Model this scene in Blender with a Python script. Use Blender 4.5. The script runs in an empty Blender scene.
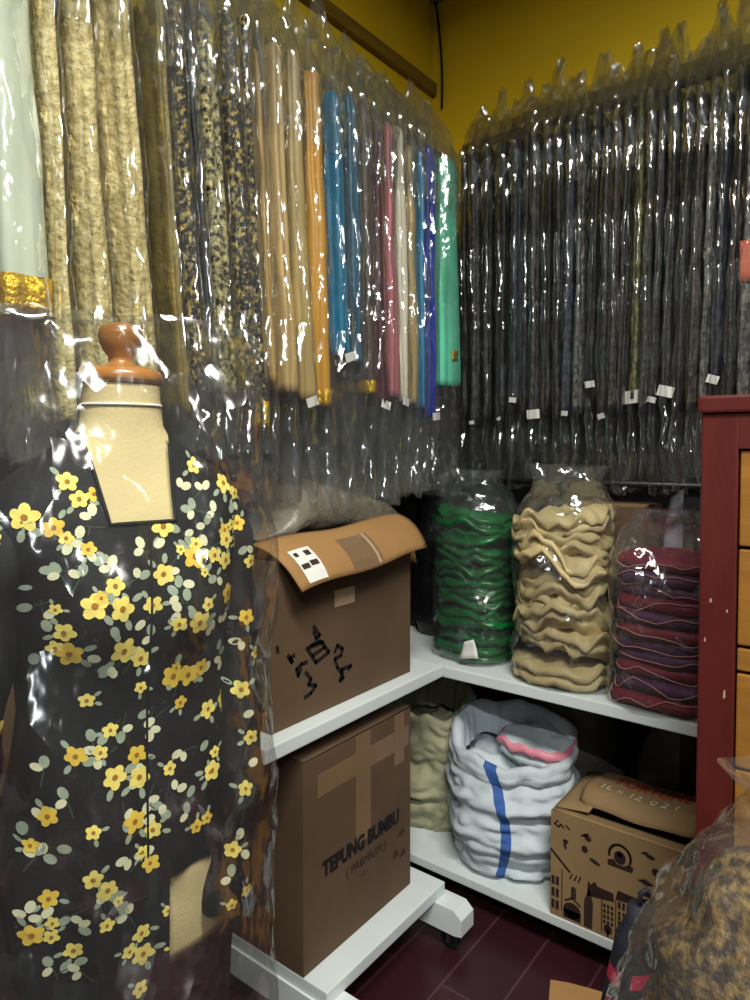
import bpy, bmesh, math, random
from mathutils import Vector, Matrix, noise
from mathutils.bvhtree import BVHTree

random.seed(7)
sc = bpy.context.scene
COL = sc.collection
PI = math.pi

# ------------------------------------------------------------------ render look
sc.view_settings.view_transform = 'Standard'
sc.view_settings.look = 'None'
sc.view_settings.gamma = 1.0
sc.view_settings.use_curve_mapping = False
sc.view_settings.exposure = 0.0
sc.cycles.transparent_max_bounces = 64
sc.cycles.max_bounces = 8
sc.cycles.diffuse_bounces = 3
sc.cycles.glossy_bounces = 3
sc.cycles.caustics_reflective = False
sc.cycles.caustics_refractive = False


# ------------------------------------------------------------------ materials
def lin(c):
    def f(v):
        v = v / 255.0
        return v / 12.92 if v <= 0.04045 else ((v + 0.055) / 1.055) ** 2.4
    return (f(c[0]), f(c[1]), f(c[2]), 1.0)


def new_mat(name):
    m = bpy.data.materials.new(name)
    m.use_nodes = True
    nt = m.node_tree
    for n in list(nt.nodes):
        nt.nodes.remove(n)
    out = nt.nodes.new('ShaderNodeOutputMaterial')
    return m, nt, out


def mat(name, rgb, rough=0.6, var=0.12, scale=6.0, bump=0.0, bscale=60.0, metallic=0.0, rgb2=None, lo=0.35, hi=0.65,
        stretch=(1, 1, 1), spec=0.4, sheen=0.0, detail=3.0):
    """procedural surface: two tones mixed by noise, optional bump"""
    m, nt, out = new_mat(name)
    b = nt.nodes.new('ShaderNodeBsdfPrincipled')
    nt.links.new(b.outputs[0], out.inputs[0])
    tc = nt.nodes.new('ShaderNodeTexCoord')
    mp = nt.nodes.new('ShaderNodeMapping')
    mp.inputs['Scale'].default_value = stretch
    nt.links.new(tc.outputs['Object'], mp.inputs[0])
    ns = nt.nodes.new('ShaderNodeTexNoise')
    ns.inputs['Scale'].default_value = scale
    ns.inputs['Detail'].default_value = detail
    nt.links.new(mp.outputs[0], ns.inputs['Vector'])
    cr = nt.nodes.new('ShaderNodeValToRGB')
    c = lin(rgb)
    if rgb2 is None:
        c1 = tuple(min(1, v * (1 - var)) for v in c[:3]) + (1,)
        c2 = tuple(min(1, v * (1 + var)) for v in c[:3]) + (1,)
    else:
        c1, c2 = c, lin(rgb2)
    cr.color_ramp.elements[0].position = lo
    cr.color_ramp.elements[0].color = c1
    cr.color_ramp.elements[1].position = hi
    cr.color_ramp.elements[1].color = c2
    nt.links.new(ns.outputs['Fac'], cr.inputs[0])
    nt.links.new(cr.outputs[0], b.inputs['Base Color'])
    b.inputs['Roughness'].default_value = rough
    b.inputs['Metallic'].default_value = metallic
    b.inputs['Specular IOR Level'].default_value = spec
    if sheen:
        b.inputs['Sheen Weight'].default_value = sheen
    if bump:
        n2 = nt.nodes.new('ShaderNodeTexNoise')
        n2.inputs['Scale'].default_value = bscale
        n2.inputs['Detail'].default_value = 4
        nt.links.new(mp.outputs[0], n2.inputs['Vector'])
        bp = nt.nodes.new('ShaderNodeBump')
        bp.inputs['Strength'].default_value = bump
        bp.inputs['Distance'].default_value = 0.01
        nt.links.new(n2.outputs['Fac'], bp.inputs['Height'])
        nt.links.new(bp.outputs[0], b.inputs['Normal'])
    return m


def plastic(name, tint=(0.96, 0.97, 0.96), haze=0.03, facet=0.55, scale=26.0, rough=0.10, gain=1.0, stretch=(1, 1, 0.45), ripple=0.35):
    """clear crinkled film: see-through, thin sheen off small tilted facets, a little milky"""
    m, nt, out = new_mat(name)
    N = nt.nodes.new; L = nt.links.new
    tc = N('ShaderNodeTexCoord')
    mp = N('ShaderNodeMapping')
    mp.inputs['Scale'].default_value = stretch
    L(tc.outputs['Object'], mp.inputs[0])
    # warp the lookup so that creases wander
    wn = N('ShaderNodeTexNoise'); wn.inputs['Scale'].default_value = scale * .5; wn.inputs['Detail'].default_value = 2
    L(mp.outputs[0], wn.inputs['Vector'])
    ws = N('ShaderNodeVectorMath'); ws.operation = 'SCALE'; ws.inputs['Scale'].default_value = 1.2 / scale
    L(wn.outputs['Color'], ws.inputs[0])
    wa = N('ShaderNodeVectorMath'); wa.operation = 'ADD'
    L(mp.outputs[0], wa.inputs[0]); L(ws.outputs[0], wa.inputs[1])
    vo = N('ShaderNodeTexVoronoi'); vo.inputs['Scale'].default_value = scale
    L(wa.outputs[0], vo.inputs['Vector'])
    sb = N('ShaderNodeVectorMath'); sb.operation = 'SUBTRACT'; sb.inputs[1].default_value = (.5, .5, .5)
    L(vo.outputs['Color'], sb.inputs[0])
    sc_ = N('ShaderNodeVectorMath'); sc_.operation = 'SCALE'; sc_.inputs['Scale'].default_value = facet
    L(sb.outputs[0], sc_.inputs[0])
    n2 = N('ShaderNodeTexNoise'); n2.inputs['Scale'].default_value = scale * 1.6; n2.inputs['Detail'].default_value = 2
    L(wa.outputs[0], n2.inputs['Vector'])
    sb2 = N('ShaderNodeVectorMath'); sb2.operation = 'SUBTRACT'; sb2.inputs[1].default_value = (.5, .5, .5)
    L(n2.outputs['Color'], sb2.inputs[0])
    sc2 = N('ShaderNodeVectorMath'); sc2.operation = 'SCALE'; sc2.inputs['Scale'].default_value = ripple * 2
    L(sb2.outputs[0], sc2.inputs[0])
    ge = N('ShaderNodeNewGeometry')
    a1 = N('ShaderNodeVectorMath'); a1.operation = 'ADD'
    L(ge.outputs['Normal'], a1.inputs[0]); L(sc_.outputs[0], a1.inputs[1])
    a2 = N('ShaderNodeVectorMath'); a2.operation = 'ADD'
    L(a1.outputs[0], a2.inputs[0]); L(sc2.outputs[0], a2.inputs[1])
    nn = N('ShaderNodeVectorMath'); nn.operation = 'NORMALIZE'
    L(a2.outputs[0], nn.inputs[0])
    fr = N('ShaderNodeFresnel'); fr.inputs['IOR'].default_value = 1.5
    fm = N('ShaderNodeMath'); fm.operation = 'MULTIPLY'; fm.inputs[1].default_value = gain
    L(fr.outputs[0], fm.inputs[0])
    fx = N('ShaderNodeMath'); fx.operation = 'MINIMUM'; fx.inputs[1].default_value = 0.30
    L(fm.outputs[0], fx.inputs[0])
    tr = N('ShaderNodeBsdfTransparent'); tr.inputs[0].default_value = (*tint, 1)
    df = N('ShaderNodeBsdfDiffuse'); df.inputs[0].default_value = (0.75, 0.78, 0.76, 1)
    gl = N('ShaderNodeBsdfGlossy'); gl.inputs['Roughness'].default_value = rough
    gl.inputs[0].default_value = (1, 1, 1, 1)
    L(nn.outputs[0], gl.inputs['Normal'])
    m1 = N('ShaderNodeMixShader'); m1.inputs[0].default_value = haze
    L(tr.outputs[0], m1.inputs[1]); L(df.outputs[0], m1.inputs[2])
    m2 = N('ShaderNodeMixShader')
    L(fx.outputs[0], m2.inputs[0]); L(m1.outputs[0], m2.inputs[1]); L(gl.outputs[0], m2.inputs[2])
    L(m2.outputs[0], out.inputs[0])
    return m


def tile_mat(name, rgb, grout):
    m, nt, out = new_mat(name)
    b = nt.nodes.new('ShaderNodeBsdfPrincipled')
    nt.links.new(b.outputs[0], out.inputs[0])
    tc = nt.nodes.new('ShaderNodeTexCoord')
    mp = nt.nodes.new('ShaderNodeMapping')
    mp.inputs['Rotation'].default_value = (0, 0, math.radians(90))
    nt.links.new(tc.outputs['Object'], mp.inputs[0])
    br = nt.nodes.new('ShaderNodeTexBrick')
    br.inputs['Scale'].default_value = 1.0
    br.inputs['Brick Width'].default_value = 0.9
    br.inputs['Row Height'].default_value = 0.14
    br.inputs['Mortar Size'].default_value = 0.003
    br.inputs['Color1'].default_value = lin(rgb)
    br.inputs['Color2'].default_value = lin(tuple(v * 0.8 for v in rgb))
    br.inputs['Mortar'].default_value = lin(grout)
    nt.links.new(mp.outputs[0], br.inputs['Vector'])
    nt.links.new(br.outputs['Color'], b.inputs['Base Color'])
    b.inputs['Roughness'].default_value = 0.35
    return m


M = {}
M['wall'] = mat('yellow_paint_with_low_shade', (224, 190, 26), 0.7, 0.06, 3, 0.05, 90)
def stripe_mat(name, rgb, rgb2, ang, H_, half):
    m = mat(name, rgb, 0.65, 0.05, 20, 0.3, 300)
    nt = m.node_tree; N = nt.nodes.new; L = nt.links.new
    b_ = [n for n in nt.nodes if n.type == 'BSDF_PRINCIPLED'][0]
    src = b_.inputs['Base Color'].links[0].from_socket
    tc = N('ShaderNodeTexCoord'); sx = N('ShaderNodeSeparateXYZ'); L(tc.outputs['Object'], sx.inputs[0])
    def mth(op, a_, c_=None):
        n_ = N('ShaderNodeMath'); n_.operation = op
        for k, v in ((0, a_), (1, c_)):
            if v is None: continue
            if isinstance(v, (int, float)): n_.inputs[k].default_value = v
            else: L(v, n_.inputs[k])
        return n_.outputs[0]
    at_ = mth('ARCTAN2', sx.outputs['Y'], sx.outputs['X'])
    cen = mth('ADD', mth('MULTIPLY', mth('SINE', mth('MULTIPLY', sx.outputs['Z'], 4.2 / H_)), .17), ang)
    msk = mth('LESS_THAN', mth('ABSOLUTE', mth('SUBTRACT', at_, cen)), half)
    mx = N('ShaderNodeMix'); mx.data_type = 'RGBA'
    L(msk, mx.inputs[0]); L(src, mx.inputs[6]); mx.inputs[7].default_value = lin(rgb2)
    L(mx.outputs[2], b_.inputs['Base Color'])
    return m
def shade_low_wall(m, low, zc):
    """lower wall greyed up to height zc, standing in for shade under the fabrics"""
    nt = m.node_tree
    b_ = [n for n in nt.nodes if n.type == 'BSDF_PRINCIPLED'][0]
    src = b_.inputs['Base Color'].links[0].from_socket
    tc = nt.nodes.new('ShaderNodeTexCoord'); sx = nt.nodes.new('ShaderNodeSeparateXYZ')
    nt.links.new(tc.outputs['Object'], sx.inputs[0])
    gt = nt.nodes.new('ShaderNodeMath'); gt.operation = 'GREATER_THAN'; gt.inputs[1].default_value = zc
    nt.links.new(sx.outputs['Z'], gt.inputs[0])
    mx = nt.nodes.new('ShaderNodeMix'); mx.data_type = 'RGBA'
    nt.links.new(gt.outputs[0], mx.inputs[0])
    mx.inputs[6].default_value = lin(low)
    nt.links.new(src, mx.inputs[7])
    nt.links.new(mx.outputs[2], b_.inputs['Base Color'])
shade_low_wall(M['wall'], (88, 80, 82), 2.05)  # grey part of the colour stands in for shade behind the garments
M['wall_pale'] = mat('grey_paint', (84, 86, 88), 0.8, 0.04, 3)
M['ceiling'] = mat('ceiling_paint', (150, 150, 150), 0.8, 0.05, 3)
M['floor'] = tile_mat('maroon_floor', (62, 28, 36), (84, 52, 58))
M['trim'] = mat('olive_wood_strip', (126, 102, 30), 0.6, 0.15, 8, 0.1, 60, stretch=(1, 1, 6))
M['darkwood'] = mat('dark_wood_strip', (48, 30, 20), 0.5, 0.2, 10)
M['white'] = mat('white_lacquer', (226, 234, 232), 0.4, 0.03, 8)
M['black'] = mat('black_paint', (24, 23, 25), 0.45, 0.1, 10)
M['steel'] = mat('steel', (150, 150, 152), 0.3, 0.05, 10, metallic=0.9)
M['rubber'] = mat('caster_rubber', (30, 30, 32), 0.5, 0.1, 20)
M['film'] = plastic('clear_film', gain=2.2, facet=.75, ripple=.45)
M['film2'] = plastic('clear_film_crisp', haze=0.014, scale=26, facet=.8, gain=2.4, ripple=.5)
M['bagfilm'] = plastic('clear_bag_film', haze=0.03, scale=22, stretch=(1, 1, .8), facet=.6, gain=1.8)
M['coverfilm'] = plastic('clear_cover_film', haze=0.014, scale=24, stretch=(1, 1, .5), facet=.7, ripple=.55, gain=1.05, rough=.16)
M['card'] = mat('cardboard', (134, 106, 72), 0.85, 0.10, 5, 0.06, 120)
M['card_dark'] = mat('cardboard_brown', (96, 75, 55), 0.85, 0.12, 5, 0.06, 120)
M['card_light'] = mat('cardboard_inner', (164, 124, 76), 0.85, 0.08, 6, 0.06, 120)
M['card_town'] = mat('cardboard_tan', (152, 124, 86), 0.85, 0.08, 6, 0.05, 120)
M['tape'] = mat('packing_tape', (128, 102, 74), 0.3, 0.05, 10)
M['ink'] = mat('black_ink', (22, 16, 16), 0.7, 0.1, 30)
M['ink_soft'] = mat('faded_ink', (58, 42, 34), 0.8, 0.1, 30)
M['print'] = mat('brown_print', (48, 26, 22), 0.8, 0.1, 30)
M['redprint'] = mat('red_print', (176, 40, 36), 0.7, 0.1, 30)
M['paleprint'] = mat('pale_print', (214, 204, 176), 0.7, 0.1, 30)
M['paper'] = mat('white_paper', (232, 230, 222), 0.8, 0.03, 30)
M['paper_tan'] = mat('tan_paper', (176, 150, 122), 0.8, 0.05, 30)
M['maroonwood'] = mat('maroon_lacquer', (88, 32, 28), 0.4, 0.12, 7, 0.05, 40, stretch=(4, 4, 1))
M['drawer'] = mat('honey_wood', (152, 104, 42), 0.45, 0.12, 6, 0.05, 40, stretch=(1, 1, 6))
M['knobwood'] = mat('varnished_wood', (158, 104, 42), 0.22, 0.2, 9, stretch=(1, 1, 0.4), spec=0.6)
M['calico'] = mat('cream_calico', (206, 188, 138), 0.85, 0.05, 14, 0.1, 240)
M['batik'] = mat('black_batik', (12, 10, 12), 0.75, 0.2, 20, 0.1, 220)
M['petal'] = mat('yellow_petal_print', (232, 212, 108), 0.8, 0.12, 60)
M['petal2'] = mat('gold_petal_print', (222, 188, 70), 0.8, 0.12, 60)
M['heart'] = mat('orange_flower_heart', (158, 104, 24), 0.8, 0.1, 60)
M['leafp'] = mat('grey_green_leaf_print', (150, 162, 140), 0.8, 0.12, 60)
M['budp'] = mat('pale_bud_print', (214, 212, 176), 0.8, 0.08, 60)
M['twig'] = mat('dark_green_twig_print', (52, 66, 48), 0.8, 0.1, 60)
M['sack'] = mat('woven_white_sack', (212, 222, 226), 0.65, 0.05, 20, 0.25, 300)
M['sack_blue'] = mat('blue_sack_stripe', (44, 86, 176), 0.65, 0.08, 20, 0.2, 300)
M['sack_khaki'] = mat('woven_khaki_sack', (170, 168, 136), 0.7, 0.08, 16, 0.25, 300)
M['pink'] = mat('pink_plastic', (236, 148, 164), 0.4, 0.08, 14, 0.3, 40)
M['greybag'] = mat('grey_plastic_bag', (92, 86, 82), 0.35, 0.2, 12, 0.5, 40)
M['corner_shade'] = mat('corner_shade_black', (16, 16, 18), 0.45, 0.2, 12, 0.5, 40)  # for the added shape that darkens the shaded shelf corner
M['bale'] = mat('dark_maroon_bale', (58, 30, 32), 0.8, 0.2, 9, 0.3, 60)
M['lilac'] = mat('lilac_white_plastic', (206, 202, 222), 0.4, 0.06, 14, 0.4, 40)
M['package'] = mat('grey_wrapping', (136, 128, 114), 0.3, 0.1, 10, 0.4, 50)
M['cable'] = mat('black_cable', (26, 20, 16), 0.5, 0.1, 20)
M['navy'] = mat('navy_fabric', (34, 34, 46), 0.7, 0.15, 20, 0.2, 200)
M['pinkred'] = mat('pink_red_patch', (206, 44, 84), 0.6, 0.1, 20)
M['green'] = mat('green_satin', (10, 92, 42), 0.32, 0.35, 14, 0.2, 60, spec=0.7)
M['creamcloth'] = mat('cream_satin', (200, 180, 130), 0.5, 0.12, 9, 0.15, 60)
M['wine'] = mat('wine_cloth', (124, 24, 48), 0.55, 0.2, 14, 0.2, 60)
M['plum'] = mat('plum_cloth', (88, 44, 84), 0.55, 0.2, 14, 0.2, 60)
M['piping'] = mat('pale_piping', (206, 140, 136), 0.5, 0.05, 20)
M['redbag'] = mat('red_bag_plastic', (150, 22, 34), 0.35, 0.1, 14, 0.3, 40)
# fabrics on the rails
M['f_mint'] = mat('pale_mint_cloth', (206, 216, 192), 0.6, 0.06, 6)
M['f_cream'] = mat('cream_gold_brocade', (190, 170, 108), 0.45, 0, 60, 0.9, 75, rgb2=(228, 211, 150), lo=0.38, hi=0.62)
M['f_olive'] = mat('olive_gold_cloth', (128, 112, 58), 0.5, 0.2, 20, 0.4, 70)
M['f_blackgold'] = mat('black_gold_brocade', (14, 12, 10), 0.45, 0, 105, 0.7, 110, rgb2=(178, 156, 84), lo=0.50, hi=0.62, detail=5)
M['f_goldblack'] = mat('gold_black_brocade', (30, 27, 20), 0.45, 0, 95, 0.7, 110, rgb2=(196, 184, 126), lo=0.40, hi=0.6, detail=5)
M['f_black'] = mat('black_cloth', (26, 25, 27), 0.55, 0.25, 20, 0.3, 80)
M['f_tan'] = mat('tan_satin', (182, 148, 86), 0.4, 0.08, 6, 0.1, 50, stretch=(1, 1, .3))
M['f_peach'] = mat('peach_satin', (192, 162, 106), 0.4, 0.08, 6, 0.1, 50, stretch=(1, 1, .3))
M['f_khaki'] = mat('khaki_satin', (170, 146, 90), 0.4, 0.08, 6, 0.1, 50, stretch=(1, 1, .3))
M['f_orange'] = mat('golden_orange_satin', (206, 150, 50), 0.4, 0.08, 6, 0.1, 50, stretch=(1, 1, .3))
M['f_teal'] = mat('teal_blue_satin', (14, 112, 150), 0.4, 0.15, 8, 0.1, 50)
M['f_slate'] = mat('slate_teal_cloth', (44, 92, 118), 0.45, 0.15, 10, 0.2, 50)
M['f_brown'] = mat('grey_brown_cloth', (78, 62, 54), 0.5, 0.3, 24, 0.3, 60)
M['f_maroon'] = mat('dark_maroon_cloth', (72, 30, 38), 0.5, 0.25, 24, 0.3, 60)
M['f_pink'] = mat('dusty_pink_satin', (180, 106, 112), 0.4, 0.08, 8, 0.1, 50)
M['f_white'] = mat('ivory_satin', (226, 218, 196), 0.4, 0.05, 8, 0.1, 50)
M['f_sky'] = mat('sky_blue_satin', (44, 138, 186), 0.4, 0.1, 8, 0.1, 50)
M['f_royal'] = mat('royal_blue_satin', (20, 48, 176), 0.4, 0.12, 8, 0.1, 50)
M['f_jade'] = mat('mint_green_satin', (100, 212, 172), 0.4, 0.1, 8, 0.1, 50)
M['gold'] = mat('gold_thread', (216, 172, 40), 0.3, 0.2, 60, 0.5, 120, metallic=0.6)
for key_, nm_, c1_, c2_ in [('d_char', 'charcoal_batik', (24, 23, 24), (74, 71, 68)), ('d_black', 'black_batik_cloth', (9, 8, 9), (34, 32, 33)), ('d_navy', 'dark_navy_batik', (20, 24, 34), (66, 74, 90)),
                            ('d_grey', 'grey_batik', (44, 44, 44), (122, 120, 112)), ('d_olive', 'olive_batik', (60, 60, 36), (142, 138, 80)), ('d_brown', 'dark_brown_batik', (28, 22, 20), (80, 68, 60))]:
    M[key_] = mat(nm_, c1_, 0.5, 0, 80, 0.5, 90, rgb2=c2_, lo=0.42, hi=0.7, stretch=(1, 1, .7), detail=5)
M['coral'] = mat('coral_patch', (214, 112, 88), 0.5, 0.08, 20)
M['brocade'] = mat('brown_gold_brocade', (56, 42, 32), 0.5, 0, 80, 0.9, 60, rgb2=(140, 112, 64), lo=0.42, hi=0.68, detail=4)


# ------------------------------------------------------------------ mesh helpers
class MB:
    def __init__(s):
        s.v, s.f, s.m = [], [], []

    def add(s, verts, faces, mi=0):
        o = len(s.v)
        s.v += [Vector(p) for p in verts]
        for f in faces:
            s.f.append([i + o for i in f]); s.m.append(mi)
        return s

    def box(s, lo, hi, mi=0, bev=0.0, xf=None):
        bm = bmesh.new()
        bmesh.ops.create_cube(bm, size=1.0)
        c = [(a + b) / 2 for a, b in zip(lo, hi)]
        d = [b - a for a, b in zip(lo, hi)]
        for v in bm.verts:
            v.co = Vector((c[0] + v.co.x * d[0], c[1] + v.co.y * d[1], c[2] + v.co.z * d[2]))
        if bev:
            bmesh.ops.bevel(bm, geom=list(bm.edges), offset=bev, segments=2, affect='EDGES', profile=0.6)
        bm.verts.index_update()
        vs = [v.co.copy() for v in bm.verts]
        if xf: vs = [xf @ v for v in vs]
        s.add(vs, [[v.index for v in f.verts] for f in bm.faces], mi)
        bm.free()
        return s

    def loft(s, rings, cap0=True, cap1=True, mi=0, mfun=None):
        n = len(rings[0]); o = len(s.v)
        for r in rings: s.v += [Vector(p) for p in r]
        for i in range(len(rings) - 1):
            for j in range(n):
                k = (j + 1) % n
                s.f.append([o + i * n + j, o + i * n + k, o + (i + 1) * n + k, o + (i + 1) * n + j])
                s.m.append(mfun(i, j) if mfun else mi)
        if cap0: s.f.append([o + j for j in range(n)][::-1]); s.m.append(mi)
        if cap1: s.f.append([o + (len(rings) - 1) * n + j for j in range(n)]); s.m.append(mi)
        return s

    def tube(s, path, rad, n=8, mi=0, closed=False):
        P = [Vector(p) for p in path]
        R = rad if isinstance(rad, (list, tuple)) else [rad] * len(P)
        rings = []; prev = None
        for i, p in enumerate(P):
            if closed: t = P[(i + 1) % len(P)] - P[i - 1]
            else: t = P[min(i + 1, len(P) - 1)] - P[max(i - 1, 0)]
            t.normalize()
            if prev is None:
                up = Vector((0, 0, 1)) if abs(t.z) < 0.9 else Vector((1, 0, 0))
                a = t.cross(up).normalized()
            else:
                a = (prev - t * prev.dot(t)).normalized()
            prev = a
            b = t.cross(a)
            rings.append([p + a * math.cos(2 * PI * j / n) * R[i] + b * math.sin(2 * PI * j / n) * R[i] for j in range(n)])
        if closed: rings.append(rings[0])
        return s.loft(rings, not closed, not closed, mi)

    def lathe(s, prof, n=28, c=(0, 0, 0), mi=0):
        rings = [[(c[0] + r * math.cos(2 * PI * j / n), c[1] + r * math.sin(2 * PI * j / n), c[2] + z) for j in range(n)] for r, z in prof]
        return s.loft(rings, True, True, mi)

    def sheet(s, fn, nu, nv, th=0.003, mi=0):
        """solid sheet: grid of fn(u,v), thickened downward along its normal"""
        g = [[Vector(fn(i / nu, j / nv)) for j in range(nv + 1)] for i in range(nu + 1)]
        top, bot = [], []
        for i in range(nu + 1):
            for j in range(nv + 1):
                du = g[min(i + 1, nu)][j] - g[max(i - 1, 0)][j]
                dv = g[i][min(j + 1, nv)] - g[i][max(j - 1, 0)]
                nrm = du.cross(dv).normalized()
                top.append(g[i][j]); bot.append(g[i][j] - nrm * th)
        w = nv + 1; N = len(top); F = []
        for i in range(nu):
            for j in range(nv):
                a, b, c, d = i * w + j, (i + 1) * w + j, (i + 1) * w + j + 1, i * w + j + 1
                F.append([a, b, c, d]); F.append([N + d, N + c, N + b, N + a])
        for i in range(nu):
            a, b = i * w, (i + 1) * w
            F.append([b, a, N + a, N + b])
            a, b = i * w + nv, (i + 1) * w + nv
            F.append([a, b, N + b, N + a])
        for j in range(nv):
            a, b = j, j + 1
            F.append([a, b, N + b, N + a])
            a, b = nu * w + j, nu * w + j + 1
            F.append([b, a, N + a, N + b])
        return s.add(top + bot, F, mi)

    def obj(s, name, mats, parent=None, smooth=False, loc=None, fix=True):
        me = bpy.data.meshes.new(name)
        me.from_pydata([tuple(v) for v in s.v], [], s.f)
        if not isinstance(mats, (list, tuple)): mats = [mats]
        for m in mats: me.materials.append(m)
        for p, mi in zip(me.polygons, s.m):
            p.material_index = mi; p.use_smooth = smooth
        if fix:
            bm = bmesh.new(); bm.from_mesh(me)
            bmesh.ops.recalc_face_normals(bm, faces=list(bm.faces))
            bm.to_mesh(me); bm.free()
        me.update()
        o = bpy.data.objects.new(name, me)
        COL.objects.link(o)
        if parent: o.parent = parent
        if loc: o.location = loc
        return o


def tag(o, label=None, cat=None, group=None, kind=None):
    if label: o['label'] = label
    if cat: o['category'] = cat
    if group: o['group'] = group
    if kind: o['kind'] = kind
    return o


def thing(name, label, cat, loc=(0, 0, 0), rz=0.0, group=None):
    o = bpy.data.objects.new(name, None)
    o.empty_display_size = 0.05
    COL.objects.link(o)
    o.location = loc; o.rotation_euler = (0, 0, rz)
    return tag(o, label, cat, group)


def struct(mb, name, m):
    return tag(mb.obj(name, m), kind='structure')


def sgnpow(v, e):
    return math.copysign(abs(v) ** e, v)


def ring(cx, cy, z, a, b, n=24, p=2.0, ph=0.0):
    e = 2.0 / p
    return [Vector((cx + a * sgnpow(math.cos(2 * PI * j / n + ph), e), cy + b * sgnpow(math.sin(2 * PI * j / n + ph), e), z)) for j in range(n)]


def nz(x, y, z):
    return noise.noise(Vector((x, y, z)))


def ordinal(n):
    return ['first', 'second', 'third', 'fourth', 'fifth', 'sixth', 'seventh', 'eighth', 'ninth', 'tenth', 'eleventh', 'twelfth', 'thirteenth',
            'fourteenth', 'fifteenth', 'sixteenth', 'seventeenth', 'eighteenth', 'nineteenth', 'twentieth', 'twenty-first', 'twenty-second',
            'twenty-third', 'twenty-fourth', 'twenty-fifth'][n - 1]


def text_faces(txt, size, ext=0.0006, bold=0.0):
    """a word as plain mesh data (x right, y up)"""
    cu = bpy.data.curves.new('word', 'FONT')
    cu.body = txt; cu.size = size; cu.extrude = ext; cu.offset = bold
    cu.resolution_u = 3
    ob = bpy.data.objects.new('word', cu)
    COL.objects.link(ob)
    bpy.context.view_layer.update()
    me = bpy.data.meshes.new_from_object(ob.evaluated_get(bpy.context.evaluated_depsgraph_get()))
    vs = [v.co.copy() for v in me.vertices]
    fs = [list(p.vertices) for p in me.polygons]
    bpy.data.objects.remove(ob); bpy.data.curves.remove(cu); bpy.data.meshes.remove(me)
    w = max(v.x for v in vs) - min(v.x for v in vs)
    x0 = min(v.x for v in vs)
    for v in vs: v.x -= x0
    return vs, fs, w


# ------------------------------------------------------------------ camera
cam = bpy.data.cameras.new('camera')
cam.sensor_fit = 'AUTO'
cam.sensor_width = 36.0
cam.lens = 36.0 * 0.690
cam.shift_y = -0.031
cam.clip_start = 0.02
co = bpy.data.objects.new('camera', cam)
COL.objects.link(co)
co.location = (0, 0, 1.27)
co.rotation_euler = (math.radians(88.0), 0, math.radians(37.5))
sc.camera = co

# ------------------------------------------------------------------ room
XL, XR, YB, YF, ZC = -1.45, 2.1, 2.25, -1.9, 2.93
struct(MB().box((XL - .1, YF - .1, -.1), (XR + .1, YB + .1, 0)), 'floor', M['floor'])
struct(MB().box((XL - .1, YF - .1, ZC), (XR + .1, YB + .1, ZC + .1)), 'ceiling', M['ceiling'])
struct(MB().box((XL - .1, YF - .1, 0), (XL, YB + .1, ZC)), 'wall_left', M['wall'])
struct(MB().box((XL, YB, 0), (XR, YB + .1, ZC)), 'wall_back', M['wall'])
struct(MB().box((XR, YF - .1, 0), (XR + .1, YB + .1, ZC)), 'wall_right', M['wall_pale'])
struct(MB().box((XL, YF - .1, 0), (XR, YF, ZC)), 'wall_front', M['wall_pale'])
struct(MB().box((XL, -.6, 2.585), (XL + .025, 2.24, 2.63), bev=.004), 'trim_1', M['trim'])
struct(MB().box((-1.16, YB - .02, 2.375), (XR, YB, 2.41), bev=.004), 'trim_2', M['darkwood'])

# hanging cable in the corner
pts = []
for i in range(15):
    t = i / 14
    pts.append((XL + .02 + .022 * math.sin(t * 2.2) + .01 * t, YB - .012, ZC - t * .40))
tag(MB().tube(pts, .0045, 8).obj('hanging_cable', M['cable'], smooth=True), 'short black cable hanging down the yellow corner from the ceiling', 'cable')

# ------------------------------------------------------------------ lights
def area(name, loc, size, sy, power, col, rot=(0, 0, 0)):
    l = bpy.data.lights.new(name, 'AREA')
    l.shape = 'RECTANGLE'; l.size = size; l.size_y = sy; l.energy = power; l.color = col
    o = bpy.data.objects.new(name, l); COL.objects.link(o)
    o.location = loc; o.rotation_euler = rot
    return o
area('ceiling_tube_light', (0.35, 0.15, 2.86), 1.2, .08, 88, (1.0, 0.98, 0.90), (0, 0, math.radians(30)))
area('far_tube_light', (1.2, -1.3, 2.86), 1.2, .08, 62, (0.93, 0.98, 1.0))
w = bpy.data.worlds.new('world'); sc.world = w
w.use_nodes = True
w.node_tree.nodes['Background'].inputs[0].default_value = (.02, .02, .02, 1)


# ------------------------------------------------------------------ hanging fabrics
def cloth_ring(z, hw, ht, lean, seed, n=56, fold=0.16, k=7):
    out = []
    for j in range(n):
        t = 2 * PI * j / n
        c, s_ = math.cos(t), math.sin(t)
        # folded layers: sharp pleats that run down the length and drift a little
        ph = k * t + seed * 1.7 + 1.2 * nz(seed, z * 1.8, 3)
        f = 1 + fold * (abs(math.sin(ph * .5)) * 2 - 1.2) + fold * 1.1 * nz(c * 1.3 + seed, s_ * 1.3, z * 4.0)
        x = hw * sgnpow(c, .62) * (1 + .30 * (f - 1))
        y = ht * sgnpow(s_, .62) * f
        y += .005 * nz(seed * 3.1, z * 4.0, x * 6)
        x += .004 * nz(seed, z * 9, c * 2 + 5)
        out.append(Vector((x, y + lean, z)))
    return out


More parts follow.
